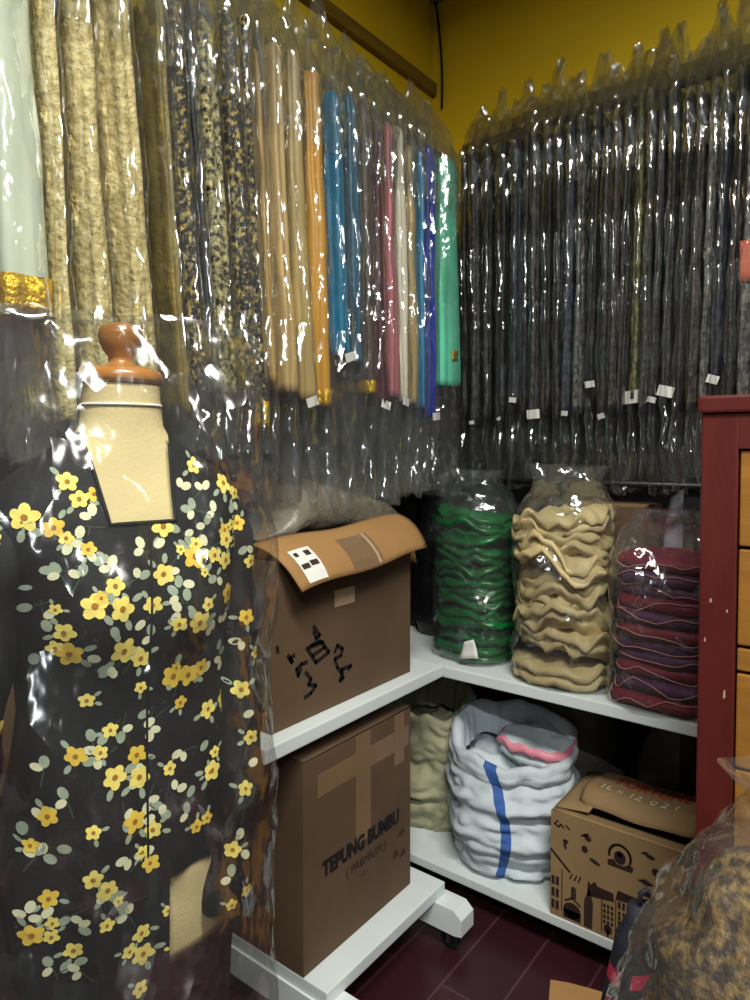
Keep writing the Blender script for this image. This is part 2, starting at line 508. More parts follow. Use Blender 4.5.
def hanging(name, label, cat, loc, rz, mkey, top, bot, hw, ht, lean0, lean1, cov_bot, seed, group, film, tagpos=None, tagsize=.03, hem=None, spike=.12, patch=None):
    """folded fabric over a hanger inside its own clear sleeve; z is measured from the rail"""
    rd = random.Random(seed)
    root = thing(name, label, cat, loc, rz, group)
    # hanger: wire hook over the rail, neck, bar under the fold
    hb = MB()
    hook = [(.0, .021 * math.cos(a), .0 + .021 * math.sin(a)) for a in [math.radians(q) for q in range(-60, 181, 20)]]
    neck = [(0, -.021, -.012), (0, -.012, -.03), (0, lean0, -.05), (0, lean0, top - .012)]
    hb.tube(hook + neck, .0022, 6)
    hb.tube([(-hw * .8, lean0, top - .02), (0, lean0, top - .012), (hw * .8, lean0, top - .02)], .004, 6)
    hb.obj('hanger', M['steel'], root, True)
    # cloth
    slope = rd.uniform(-.35, .35)
    rows = 34
    rings = []
    for i, (dz, q) in enumerate([(0, .15), (.004, .55), (.012, .85), (.024, 1.0)]):
        rg = cloth_ring(top - dz, hw * (.82 + .18 * q), ht * q, lean0, seed)
        rings.append([Vector((v.x, v.y, v.z + slope * v.x)) for v in rg])
    z0 = top - .024
    for i in range(1, rows + 1):
        t = i / rows
        z = z0 + (bot - z0) * t
        ln = lean0 + (lean1 - lean0) * t
        rg = cloth_ring(z, hw * (1 + .02 * math.sin(t * 5 + seed)), ht * (1 + .12 * t), ln, seed)
        rings.append([Vector((v.x, v.y, v.z + slope * v.x * max(0, 1 - t * 4))) for v in rg])
    cl = MB().loft(rings)
    cl.obj('cloth', M[mkey], root, True)
    if hem:
        r2 = [[Vector((p.x * 1.02, (p.y - lean1) * 1.06 + lean1, p.z)) for p in cloth_ring(z, hw, ht * 1.12, lean1, seed)] for z in
              [bot + hem, bot + hem * .6, bot + hem * .2, bot - .001]]
        MB().loft(r2).obj('hem_band', M['gold'], root, True)
    if patch:
        px, pz, pw, ph, pm = patch
        tl = (pz - top) / (bot - top)
        yy = lean0 + (lean1 - lean0) * tl
        b = MB().sheet(lambda u, v: (hw * 1.03 + .004, yy + (u - .5) * pw, pz + (v - .5) * ph), 4, 4, .002)
        b.obj('patch', M[pm], root, True)
    # price tag
    if tagpos is not None:
        a = rd.uniform(-.4, .4)
        xf = Matrix.Translation((hw + .004, lean1 + rd.uniform(-.004, .004), tagpos)) @ Matrix.Rotation(a, 4, 'X') @ Matrix.Rotation(rd.uniform(-.3, .3), 4, 'Z')
        MB().box((-.0006, -tagsize * .5, -tagsize * .35), (.0006, tagsize * .5, tagsize * .35), xf=xf).obj('price_tag', M['paper'], root)
    # sleeve
    n = 30
    cw, ct = hw + .016, ht + .006
    rr = []
    sx, sy = rd.uniform(-.05, .05), rd.uniform(-.015, .015)
    tw = rd.uniform(-.5, .5)
    sw = rd.uniform(.020, .040) / ct
    prof = [(spike, .05, .06), (spike * .8, .20, .24 * sw), (spike * .5, .48, .6 * sw), (spike * .15, .78, 1.0 * sw), (top * .5, .82, max(1.0, .75 * sw)), (top - .03, 1.0, 1.05)]
    zz = top - .03
    rows2 = 26
    for i in range(1, rows2 + 1):
        t = i / rows2
        prof.append((zz + (cov_bot - zz) * t, 1.0 + .05 * math.sin(3 * t + seed), 1.05 + .10 * math.sin(9 * t + seed * 2) * .5))
    for i, (z, fw, ft) in enumerate(prof):
        tl = max(0, min(1, (top - z) / (top - bot)))
        ln = lean0 + (lean1 - lean0) * tl
        below = max(0, (bot - z) / max(.01, bot - cov_bot))
        up = max(0, (z - top) / (spike - top)) if z > top else 0
        rg = []
        for j in range(n):
            a = 2 * PI * j / n
            x = cw * fw * sgnpow(math.cos(a), .8)
            y = ct * ft * sgnpow(math.sin(a), .8)
            d = nz(x * 16 + seed, z * 13, y * 40 + seed) * .007 + nz(x * 40, z * 36 + seed, y * 60) * .0035
            y += d * (1.0 + 1.6 * below + 1.2 * up)
            x += nz(z * 14, seed, y * 30) * .006 * (1 + 2 * below)
            y += up * sy + below * .02 * nz(seed, z * 6, 3)
            x += up * sx
            if up > 0:
                y += up * .012 * math.sin(3 * a + seed)
            zj = z
            if i == len(prof) - 1: zj += .02 * nz(a * 1.5, seed, 0)
            if i == 0: zj += .03 * nz(a * 1.2 + seed, 0, 1)
            rg.append(Vector((x, y + ln, zj)))
        rr.append(rg)
    gt = []
    for i in range(15):
        t = i / 14
        z = spike * .62 + (top - .16 - spike * .62) * t
        f_ = .25 + .75 * min(1, t * 2.2)
        rg = []
        for j in range(26):
            a = 2 * PI * j / 26
            x = cw * f_ * 1.0 * sgnpow(math.cos(a), .8); y = ct * (.9 + .25 * t) * sgnpow(math.sin(a), .8)
            k_ = .013 * (1 - .5 * t)
            y += k_ * nz(x * 26 + seed, z * 24, y * 30) + .008 * nz(x * 70, z * 60, seed)
            x += k_ * nz(z * 28, seed + 4, y * 40)
            rg.append(Vector((x, y + lean0, z)))
        gt.append(rg)
    MB().loft(gt, False, False).obj('gathered_neck', M[film], root, True, fix=False)
    MB().loft(rr, False, False).obj('plastic_sleeve', M[film], root, True, fix=False)
    return root


RAILX, RAILZ = -1.145, 2.15
# (y of front edge, material, half thickness, half width, bottom z, lean, label, extras)
LEFT = [
    (0.500, 'f_mint', .040, .095, 1.470, .03, 'pale mint white folded fabric in plastic, first on the left rail before the cream brocades', {'hem': .055}),
    (0.566, 'f_cream', .015, .090, 1.310, .03, 'narrow cream gold brocade fabric in plastic beside the pale mint one', {}),
    (0.624, 'f_cream', .024, .095, 1.310, .05, 'wide cream gold brocade fabric in plastic, second of the cream ones, behind the mannequin knob', {}),
    (0.700, 'f_cream', .025, .095, 1.310, .06, 'cream gold brocade fabric in plastic next to the black and gold brocades', {}),
    (0.782, 'f_olive', .012, .085, 1.33, .06, 'thin olive gold fabric in plastic between cream and black brocades', {}),
    (0.815, 'f_blackgold', .016, .090, 1.37, .06, 'black and gold brocade in plastic, first after the olive fabric', {}),
    (0.845, 'f_black', .012, .085, 1.37, .05, 'plain black fabric in plastic between two gold patterned brocades', {}),
    (0.882, 'f_goldblack', .024, .095, 1.37, .05, 'broad gold on black brocade in plastic, the palest of the black ones', {}),
    (0.935, 'f_blackgold', .018, .095, 1.37, .05, 'black brocade with gold specks in plastic after the palest black one', {}),
    (0.975, 'f_blackgold', .016, .090, 1.310, .05, 'black and gold brocade in plastic nearest the tan satin fabrics', {'hem': .05}),
    (1.007, 'f_tan', .014, .090, 1.400, .04, 'tan satin fabric in plastic next to the black and gold brocades', {}),
    (1.057, 'f_peach', .020, .095, 1.385, .04, 'pale peach satin fabric in plastic between two tan ones', {}),
    (1.112, 'f_khaki', .022, .095, 1.372, .04, 'beige khaki satin fabric in plastic beside the golden orange one', {'tag': 1.366}),
    (1.174, 'f_orange', .025, .095, 1.362, .04, 'golden orange satin fabric with sequined hem in plastic', {'hem': .035}),
    (1.244, 'f_teal', .024, .095, 1.482, .04, 'bright teal blue satin fabric in plastic beside the golden orange one', {'tag': 1.478}),
    (1.298, 'f_slate', .020, .095, 1.470, .03, 'slate teal fabric in plastic behind the bright teal one', {}),
    (1.344, 'f_brown', .018, .095, 1.400, .03, 'grey brown patterned fabric in plastic after the slate teal one', {'hem': .03}),
    (1.394, 'f_maroon', .022, .095, 1.370, .03, 'dark maroon patterned fabric in plastic beside the dusty pink one', {'tag': 1.372}),
    (1.446, 'f_pink', .021, .095, 1.395, .02, 'dusty pink satin fabric in plastic', {}),
    (1.492, 'f_white', .018, .095, 1.385, .02, 'ivory satin fabric in plastic between dusty pink and khaki', {'tag': 1.384}),
    (1.536, 'f_khaki', .019, .095, 1.382, .02, 'khaki satin fabric in plastic between ivory and sky blue', {}),
    (1.584, 'f_sky', .016, .095, 1.372, .02, 'sky blue satin fabric in plastic', {}),
    (1.634, 'f_royal', .026, .095, 1.348, .02, 'royal blue satin fabric in plastic with a white tag', {'tag': 1.35}),
    (1.737, 'f_jade', .052, .095, 1.443, .02, 'mint green satin fabric in plastic at the corner end of the left rail', {'patch': (0, 1.53, .028, .03, 'gold')}),
]
for i, (y, mk, ht, hw, bot, lean, lab, ex) in enumerate(LEFT):
    hanging('hanging_fabric', lab, 'fabric', (RAILX, y - lean * .5, RAILZ), 0.0, mk, -.055 + .015 * nz(i * 3.3, 0, 0), bot - RAILZ, hw, ht, 0.0, lean,
            1.13 - RAILZ + .05 * nz(i * 1.7, 4, 0) - (.0 if i > 9 else -.12), 11 + i, 'fabrics in plastic on the left rail', 'film',
            tagpos=(ex['tag'] - RAILZ) if 'tag' in ex else None, hem=ex.get('hem'), spike=.15 + .06 * nz(i * 2.1, 7, 0),
            patch=(0, ex['patch'][1] - RAILZ, ex['patch'][2], ex['patch'][3], ex['patch'][4]) if 'patch' in ex else None)

RAILY, RAILZB = 1.99, 2.235
BX = [-1.112, -1.076, -1.034, -.986, -.939, -.906, -.868, -.834, -.800, -.770, -.738, -.700, -.669, -.639, -.612, -.582, -.551, -.525, -.495, -.463, -.434, -.404, -.376, -.346, -.315]
BM = ['d_black', 'd_char', 'd_black', 'd_black', 'd_navy', 'd_black', 'd_char', 'd_black', 'd_char', 'd_navy', 'd_grey', 'd_black', 'd_char', 'd_brown', 'd_black', 'd_olive', 'd_char',
      'd_black', 'd_char', 'd_black', 'd_brown', 'd_grey', 'd_navy', 'd_black', 'd_grey']
BN = {'d_char': 'charcoal', 'd_black': 'black', 'd_navy': 'dark navy', 'd_grey': 'grey patterned', 'd_olive': 'olive patterned', 'd_brown': 'dark brown'}
TAGS = {1: (1.335, .016), 3: (1.345, .014), 4: (1.40, .022), 6: (1.355, .038), 9: (1.355, .02), 11: (1.435, .026), 12: (1.345, .022), 15: (1.395, .05), 17: (1.385, .022), 18: (1.405, .04), 22: (1.43, .03)}
for i, x in enumerate(BX):
    gap = min(BX[i] - BX[i - 1] if i else .05, BX[i + 1] - BX[i] if i < len(BX) - 1 else .04)
    tg = TAGS.get(i)
    bot = (tg[0] if tg else 1.36 + .03 * nz(i * 2.7, 1, 1))
    lab = '%s fabric in plastic%s, %s from corner on the back rail' % (BN[BM[i]], ' with a white tag' if tg else '', ordinal(i + 1))
    lean = -.022 * max(0, (i - 3) / 20) + .012 * nz(i * 4.3, 0, 5)
    hanging('hanging_fabric', lab, 'fabric', (x - lean * .5, RAILY + .018 * nz(i * 5.7, 9, 2), RAILZB), -PI / 2, BM[i], -.05 + .05 * nz(i * 1.3, 2, 0), bot - RAILZB, .085 + .02 * nz(i * 3.9, 1, 7), gap * (.46 + .10 * nz(i * 6.1, 3, 3)), 0.0, lean,
            1.15 - RAILZB + .05 * nz(i * 1.9, 8, 0), 101 + i, 'dark fabrics in plastic on the back rail', 'film2',
            tagpos=(tg[0] - RAILZB + .005) if tg else None, tagsize=tg[1] if tg else .03, spike=.10 + .12 * abs(nz(i * 2.3, 3, 0)) + (.05 if i in (7, 14, 16, 21, 23) else 0),
            patch=(0, 1.72 - RAILZB, .03, .10, 'coral') if i == 24 else None)

# rails with wall brackets
t = thing('clothes_rail', 'metal rail on the left wall carrying the coloured fabrics', 'rail', (RAILX, .2, RAILZ))
MB().tube([(0, .0, 0), (0, 1.62, 0)], .012, 12).obj('pole', M['steel'], t, True)
for yy in (.03, 1.58):
    b = MB().tube([(XL - RAILX, yy, 0), (0, yy, 0)], .010, 8)
    b.box((XL - RAILX, yy - .03, -.05), (XL - RAILX + .008, yy + .03, .05), bev=.002)
    b.obj('bracket', M['steel'], t, False)
t = thing('clothes_rail', 'metal rail on the back wall carrying the dark fabrics', 'rail', (-1.16, RAILY, RAILZB))
MB().tube([(0, 0, 0), (1.1, 0, 0)], .012, 12).obj('pole', M['black'], t, True)
for xx in (.01, .87):
    b = MB().tube([(xx, YB - RAILY, 0), (xx, 0, 0)], .010, 8)
    b.box((xx - .03, YB - RAILY - .008, -.05), (xx + .03, YB - RAILY, .05), bev=.002)
    b.obj('bracket', M['steel'], t, False)

# ------------------------------------------------------------------ low white rack on casters (left)
t = thing('shelf_rack', 'white two-tier rack on casters holding the two big cardboard boxes', 'rack', (-1.15, 1.2, 0))
def W(b, name, m, par, smooth=False, org=(-1.15, 1.2, 0)):
    for v in b.v: v -= Vector(org)
    return b.obj(name, m, par, smooth)
W(MB().box((-1.38, .905, .655), (-.96, 1.555, .685), bev=.003), 'upper_shelf', M['white'], t)
W(MB().box((-1.38, 1.03, .118), (-.914, 1.487, .148), bev=.003), 'lower_shelf', M['white'], t)
for yy in (1.055, 1.47):
    f = MB()
    pr = [(-1.38, .075), (-1.38, .118), (-.86, .118), (-.838, .100), (-.838, .060), (-.86, .055), (-1.38, .055)]
    f.loft([[(x, yy - .03, z) for x, z in pr], [(x, yy + .03, z) for x, z in pr]])
    W(f, 'foot', M['white'], t)
    for xx in (-.885, -1.34):
        c = MB().lathe([(.006, .052), (.012, .050), (.012, .056), (.006, .058)], 16, (xx, yy, 0))
        c.box((xx - .004, yy - .016, .020), (xx + .004, yy - .013, .052))
        c.box((xx - .004, yy + .013, .020), (xx + .004, yy + .016, .052))
        cc = W(c, 'caster', M['steel'], t)
        wv = MB()
        for v in []: pass
        rg = []
        for yo, r in [(-.011, .014), (-.010, .022), (-.007, .025), (.007, .025), (.010, .022), (.011, .014)]:
            rg.append([(xx + r * math.cos(2 * PI * j / 24), yy + yo, .025 + r * math.sin(2 * PI * j / 24)) for j in range(24)])
        wv.loft(rg)
        W(wv, 'wheel', M['rubber'], cc, True)
    W(MB().box((-1.375, yy - .015, .118), (-1.345, yy + .015, .657), bev=.003), 'post', M['white'], t)

# ------------------------------------------------------------------ back shelf
t = thing('shelf_unit', 'white two-tier shelf along the back wall under the dark fabrics', 'shelf', (-.75, 1.85, 0))
BO = (-.75, 1.85, 0)
W(MB().box((-1.34, 1.62, .625), (-.10, 2.20, .655), bev=.003), 'upper_shelf', M['white'], t, org=BO)
W(MB().box((-1.34, 1.60, .075), (-.10, 2.20, .100), bev=.003), 'lower_shelf', M['white'], t, org=BO)
for xx in (-1.32, -.437, -.13):
    W(MB().box((xx - .02, 1.92, .0), (xx + .02, 1.955, 1.19), bev=.003), 'post', M['black'], t, org=BO)
for xx in (-1.32, -.18):
    W(MB().box((xx - .02, 1.66, .0), (xx + .02, 1.69, .626), bev=.003), 'post', M['black'], t, org=BO)
W(MB().tube([(-1.30, 1.905, 1.164), (-.13, 1.905, 1.164)], .011, 10), 'crossbar', M['black'], t, True, org=BO)


# ------------------------------------------------------------------ cardboard boxes
def carton(root, x0, y0, z0, x1, y1, z1, m, th=.005, seam=True, open_top=True):
    """four walls and a bottom with real thickness"""
    b = MB()
    b.box((x0, y0, z0), (x1, y1, z0 + th))
    b.box((x0, y0, z0 + th), (x0 + th, y1, z1)); b.box((x1 - th, y0, z0 + th), (x1, y1, z1))
    b.box((x0 + th, y0, z0 + th), (x1 - th, y0 + th, z1)); b.box((x0 + th, y1 - th, z0 + th), (x1 - th, y1, z1))
    return b.obj('body', m, root)

# upper box
g = thing('cardboard_box', 'open brown cardboard box with black marker scribbles on the upper white shelf', 'box', (-1.19, 1.205, .686))
ux0, uy0, ux1, uy1, uh = -.185, -.245, .19, .247, .350
carton(g, ux0, uy0, 0, ux1, uy1, uh, M['card_dark'])
# inner flaps closing the top
MB().sheet(lambda u, v: (ux0 + .006 + u * .19, uy0 + .006 + v * (uy1 - uy0 - .012), uh + .001 + .012 * math.sin(u * 2)), 6, 4, .004).obj('flap', M['card'], g, True)
# long front flap folded outwards over the front
def flapfn(u, v):
    yy = uy0 - .004 + u * (uy1 - uy0 + .008)
    end = yy + (.035 * v if u < .5 else -.015 * v) * abs(2 * u - 1) ** 2
    wob = .006 * nz(u * 4, v * 2, 1)
    return (ux1 - .05 + .105 * v + wob + .012 * math.sin(v * PI), end, uh + .028 + .022 * u - .075 * v ** 1.6 - .012 * (1 - u) * v + .004 * math.sin(u * 9))
ff = MB().sheet(flapfn, 24, 10, .005).obj('flap', M['card_light'], g, True)
def on_flap(u, v, off=.0065):
    p = Vector(flapfn(u, v)); e = 1e-3
    n_ = (Vector(flapfn(u + e, v)) - p).cross(Vector(flapfn(u, v + e)) - p).normalized()
    if n_.x < 0: n_ = -n_
    return p + n_ * off
def quad_patch(fn, u0, u1, v0, v1, nu=6, nv=4, off=.0065):
    vs = [fn(u0 + (u1 - u0) * i / nu, v0 + (v1 - v0) * j / nv, off) for i in range(nu + 1) for j in range(nv + 1)]
    fs = [[i * (nv + 1) + j, (i + 1) * (nv + 1) + j, (i + 1) * (nv + 1) + j + 1, i * (nv + 1) + j + 1] for i in range(nu) for j in range(nv)]
    return vs, fs
st = MB()
vs, fs = quad_patch(on_flap, .07, .205, .40, .95); st.add(vs, fs, 0)
for (a, b_, c, d) in [(.085, .11, .46, .53), (.15, .185, .46, .55), (.08, .13, .66, .74), (.14, .19, .64, .72)]:
    vs, fs = quad_patch(on_flap, a, b_, c, d, off=.0072); st.add(vs, fs, 1)
so = st.obj('paper_sticker', [M['paper'], M['ink_soft']], g)
tp = MB()
vs, fs = quad_patch(on_flap, .40, .62, .35, .97, off=.006); tp.add(vs, fs)
vs, fs = quad_patch(on_flap, .58, .60, .35, .95, off=.0066); tp.add(vs, fs, 1)
tp.obj('tape_strip', [M['tape'], M['paper_tan']], g)
# side flap at the far end, hanging outwards
MB().sheet(lambda u, v: (ux1 - .02 - u * .30, uy1 - .004 + .06 * v, uh + .03 - .11 * v ** 1.5 + .004 * math.sin(u * 7)), 8, 8, .005).obj('flap', M['card_light'], g, True)
MB().box((ux1, -.05, .222), (ux1 + .0012, .02, .260)).obj('paper_sticker', M['paper_tan'], g)
STROKES = [[(1.086,0.880),(1.105,0.857),(1.094,0.852),(1.086,0.869)],[(1.077,0.841),(1.105,0.844),(1.116,0.838)],[(1.064,0.839),(1.093,0.800),(1.135,0.813),(1.113,0.839),(1.070,.838)],[(1.083,0.818),(1.121,0.827)],[(1.155,0.808),(1.164,0.821),(1.182,0.809),(1.176,0.795),(1.155,0.793),(1.164,0.771),(1.178,0.756),(1.173,0.738),(1.184,0.742),(1.179,0.763),(1.212,0.763),(1.203,0.757)],[(0.977,0.861),(0.979,0.850)],[(1.008,0.836),(1.020,0.819),(1.013,0.828),(1.026,0.832)],[(1.064,0.808),(1.048,0.808),(1.033,0.801),(1.038,0.786),(1.046,0.798)],[(1.061,0.787),(1.077,0.768),(1.069,0.759),(1.093,0.750),(1.077,0.738),(1.058,0.734)]]
def stroke(mb, pts, w, plane):
    """flat brush stroke through pts on a plane; plane(a,b) -> xyz"""
    P = [Vector((a, b)) for a, b in pts]
    for i in range(len(P) - 1):
        d = P[i + 1] - P[i]
        if d.length < 1e-6: continue
        d.normalize(); nrm = Vector((-d.y, d.x)) * w
        q = [P[i] - d * w * .6 + nrm, P[i] - d * w * .6 - nrm, P[i + 1] + d * w * .6 - nrm, P[i + 1] + d * w * .6 + nrm]
        mb.add([plane(v.x, v.y) for v in q], [[0, 1, 2, 3]])
sk = MB()
for s_ in STROKES:
    stroke(sk, s_, .0045, lambda a, b: (ux1 + .0008, a - 1.205, b - .686))
sk.obj('marker_lettering', M['ink'], g)

# grey wrapped package lying on it
pk = MB()
rings = []
for i in range(25):
    t_ = i / 24
    yy = -.20 + t_ * .52
    h = .02 + .115 * (t_ / .28 if t_ < .28 else 1 - (t_ - .28) / .95)
    h *= min(1, .35 + t_ * 4)
    h *= min(1, .25 + (1 - t_) * 6)
    wd = .085 * (1 - .35 * t_) * min(1, .4 + 5 * t_)
    rg = []
    for j in range(20):
        a = 2 * PI * j / 20
        x = wd * sgnpow(math.cos(a), .6); z = h * .5 + h * .5 * sgnpow(math.sin(a), .8)
        rg.append((x + .006 * nz(yy * 14, a, 2), yy, max(.001, z + .006 * nz(a * 1.5, yy * 16, 0) * (z > .01))))
    rings.append(rg)
pk.loft(rings)
tag(pk.obj('wrapped_package', M['package'], None, True, (-1.15, 1.24, 1.058)), 'grey plastic wrapped package lying on the open cardboard box', 'package')

# lower box with the printed name
g = thing('cardboard_box', 'tall brown cardboard box printed TEPUNG BUMBU on the lower white shelf', 'box', (-1.17, 1.225, .149))
lx0, ly0, lx1, ly1, lh = -.165, -.195, .19, .200, .455
carton(g, lx0, ly0, 0, lx1, ly1, lh, M['card_dark'])
for s_ in (-1, 1):
    MB().sheet(lambda u, v, s_=s_: ((lx0 + .001 if s_ < 0 else .001) + u * (.163 if s_ < 0 else .188), ly0 + .002 + v * (ly1 - ly0 - .004), lh + .006 + .003 * math.sin(u * 3)), 4, 4, .005).obj('flap', M['card_dark'], g, True)
tb = MB()
def tp_box(a0, a1, b0, b1, off=.0008): tb.box((lx1, a0, b0), (lx1 + off, a1, b1))
tp_box(-.02, .035, .20, lh); tp_box(-.15, .19, .365, .415, .0012); tp_box(.13, .17, .33, lh, .0016)
tb.obj('tape_strip', M['tape'], g)
tx = MB()
def put_text(mb, txt, size, y0, z0, x, width, bold=.0, mi=0):
    vs, fs, w_ = text_faces(txt, size, .0004, bold)
    k = width / w_
    mb.add([(x + v.z, y0 + v.x * k, z0 + v.y) for v in vs], fs, mi)
put_text(tx, 'TEPUNG BUMBU', .046, -.136, .186, lx1 + .0014, .284, .0022)
tx.obj('name_lettering', M['ink'], g, fix=False); tx = MB()
put_text(tx, '( PREMIUM )', .026, -.055, .146, lx1 + .0014, .15, .0)
tx.obj('small_lettering', M['ink_soft'], g, fix=False); tx = MB()
put_text(tx, '- 1 -', .018, -.005, .120, lx1 + .0014, .03, .0)
for k, (a, b_) in enumerate([(.135, .10), (.16, .145), (.165, .09)]):
    tx.add([(lx1 + .0012, a + dx, b_ + dz) for dx, dz in ((-.014, 0), (.014, .002), (.006, .016), (-.004, .016))], [[0, 1, 2, 3]])
tx.obj('printed_marking', M['ink_soft'], g, fix=False)

# narrow plain carton behind it, in the gap to the back shelf
g = thing('cardboard_box', 'plain brown carton standing behind the TEPUNG BUMBU box beside the sacks', 'box', (-1.22, 1.456, .149))
carton(g, -.10, -.025, 0, .185, .025, .20, M['card'])
MB().sheet(lambda u, v: (-.099 + u * .283, -.024 + v * .048, .205 + .002 * math.sin(u * 5)), 4, 3, .004).obj('flap', M['card'], g)

# printed town box on the back shelf
g = thing('printed_box', 'tan cardboard box printed with dark little houses, its bulging lid flap lettered in red', 'box', (-.518, 1.735, .101))
tx0, ty0, tx1, ty1, th_ = -.16, -.132, .165, .13, .262
carton(g, tx0, ty0, 0, tx1, ty1, th_, M['card_town'])
# left inner flap and front rim flap
MB().sheet(lambda u, v: (tx0 + .002 + .085 * u, ty0 + .02 + (ty1 - ty0 - .03) * v, th_ + .004 + .012 * u), 5, 5, .004).obj('flap', M['card_town'], g, True)
MB().sheet(lambda u, v: (tx0 + .003 + (tx1 - tx0 - .006) * u, ty0 + .002 + .045 * v, th_ + .004 - .006 * v), 8, 4, .004).obj('flap', M['card_town'], g, True)
def lid(u, v):
    edge = max(0, abs(2 * u - 1) - .75) / .25
    yy = ty1 - .004 - .205 * v * (1 - .10 * edge ** 2)
    return (tx0 + .048 + (tx1 - tx0 - .05) * u, yy, th_ + .008 + .034 * v - .034 * max(0, v - .72) ** 2 / .0784 + .003 * math.sin(u * 9) + .004 * nz(u * 3, v * 3, 2))
lid_o = MB().sheet(lid, 22, 16, .006)
lid_o.obj('flap', M['card_town'], g, True)
def on_lid(u, v, off=.0072):
    p = Vector(lid(u, v)); e = 1e-3
    n_ = (Vector(lid(u + e, v)) - p).cross(Vector(lid(u, v + e)) - p).normalized()
    if n_.z < 0: n_ = -n_
    return p + n_ * off
lt = MB()
vs, fs, w_ = text_faces('FORTUNE', .1, .0, .0015)
h_ = .072
lt.add([on_lid(.20 + .66 * v.x / w_, .42 - .30 * v.y / h_) for v in vs], fs, 0)
lt.obj('red_lettering', [M['redprint']], g, fix=False); lt = MB()
vs, fs, w_ = text_faces('1L x 12  0 2 1', .1, .0, .001)
lt.add([on_lid(.14 + .66 * v.x / w_, .76 - .17 * v.y / h_) for v in vs], fs, 0)
lt.obj('pale_lettering', [M['paleprint']], g, fix=False)
# house print on the front face (points in x,z world, face y = 1.603)
pr = MB()
FY = ty0 - .0008
def P2(x, z): return (x + .518, FY, z - .101)
def poly(pts, mi=0): pr.add([P2(*p) for p in pts], [list(range(len(pts)))], mi)
def ell(x, z, a, b, rot=0, n=14, mi=0):
    poly([(x + a * math.cos(q) * math.cos(rot) - b * math.sin(q) * math.sin(rot), z + a * math.cos(q) * math.sin(rot) + b * math.sin(q) * math.cos(rot)) for q in [2 * PI * k / n for k in range(n)]], mi)
def seg(pts, w_): stroke(pr, pts, w_, lambda a, b: P2(a, b))
ell(-.640, .297, .007, .006); ell(-.641, .285, .004, .008, .3, mi=1); ell(-.585, .325, .010, .007, -.6); ell(-.592, .330, .012, .003, .5)
ell(-.592, .295, .008, .009); ell(-.567, .273, .014, .005, -.35); ell(-.440, .332, .011, .005, -.2); ell(-.452, .337, .008, .003, .3)
ell(-.427, .301, .009, .009); poly([(-.468, .269), (-.450, .277), (-.428, .268), (-.448, .262)]); poly([(-.458, .238), (-.442, .249), (-.425, .240), (-.440, .236)])
arc = [(-.508 + .025 * math.cos(q), .308 + .027 * math.sin(q)) for q in [math.radians(d) for d in range(-20, 201, 15)]]
seg(arc, .003); ell(-.508, .305, .014, .016); ell(-.509, .312, .006, .006, mi=2)
poly([(-.537, .292), (-.522, .297), (-.515, .288), (-.498, .288), (-.487, .297), (-.476, .291), (-.480, .279), (-.536, .279)])
seg([(-.677, .266), (-.629, .225)], .003)
seg([(-.660, .343), (-.668, .333), (-.658, .328), (-.652, .336), (-.645, .330)], .002); seg([(-.640, .338), (-.630, .330)], .002)
for x, z in [(-.671, .190), (-.660, .191), (-.671, .160), (-.660, .160), (-.671, .130), (-.660, .130)]:
    poly([(x - .004, z - .011), (x + .004, z - .011), (x + .004, z + .011), (x - .004, z + .011)])
seg([(-.648, .12), (-.648, .225)], .0012)
ell(-.622, .130, .022, .020); poly([(-.644, .108), (-.600, .108), (-.600, .13), (-.644, .13)])
seg([(-.640, .150), (-.622, .162), (-.602, .150)], .0022)
poly([(-.625, .162), (-.612, .162), (-.612, .188), (-.618, .193), (-.625, .188)], 1)
for x in (-.628, -.617, -.607): seg([(x, .208), (x + .006, .222)], .0018)
poly([(-.585, .184), (-.520, .194), (-.522, .214), (-.560, .216), (-.566, .226), (-.576, .214), (-.583, .222)])
poly([(-.517, .202), (-.470, .206), (-.471, .224), (-.512, .226)])
for x in (-.508, -.498, -.488, -.478): poly([(x - .003, .183), (x + .003, .183), (x + .003, .2), (x - .003, .2)])
for x0_, x1_, z0_, z1_ in [(-.547, -.520, .132, .184), (-.513, -.481, .135, .178)]:
    for k in range(4):
        for q in range(3):
            xx = x0_ + (x1_ - x0_) * (q + .5) / 3; zz = z0_ + (z1_ - z0_) * (k + .5) / 4
            poly([(xx - .003, zz - .005), (xx + .003, zz - .005), (xx + .003, zz + .004), (xx - .003, zz + .004)])
poly([(-.592, .106), (-.572, .106), (-.570, .17), (-.580, .205), (-.592, .17)], 1)
seg([(-.549, .110), (-.549, .188)], .0012); seg([(-.516, .110), (-.516, .20)], .0012)
ell(-.534, .122, .010, .012); seg([(-.534, .104), (-.534, .122)], .002); ell(-.455, .135, .014, .018); ell(-.430, .150, .010, .014, mi=1)
pr.obj('printed_pattern', [M['print'], M['ink_soft'], M['card_town']], g, fix=False)

# brown box behind the cream bag on the upper shelf
g = thing('cardboard_box', 'dull brown box half hidden behind the bag of cream cloths', 'box', (-.645, 1.99, .656))
carton(g, -.095, -.085, 0, .095, .085, .445, M['card_dark'])
MB().sheet(lambda u, v: (-.095 + u * .19, -.085 + v * .17, .449 + .004 * math.sin(v * 4)), 4, 4, .004).obj('flap', M['card'], g)
MB().box((-.09, -.0865, .30), (.09, -.085, .34)).obj('tape_strip', M['tape'], g)


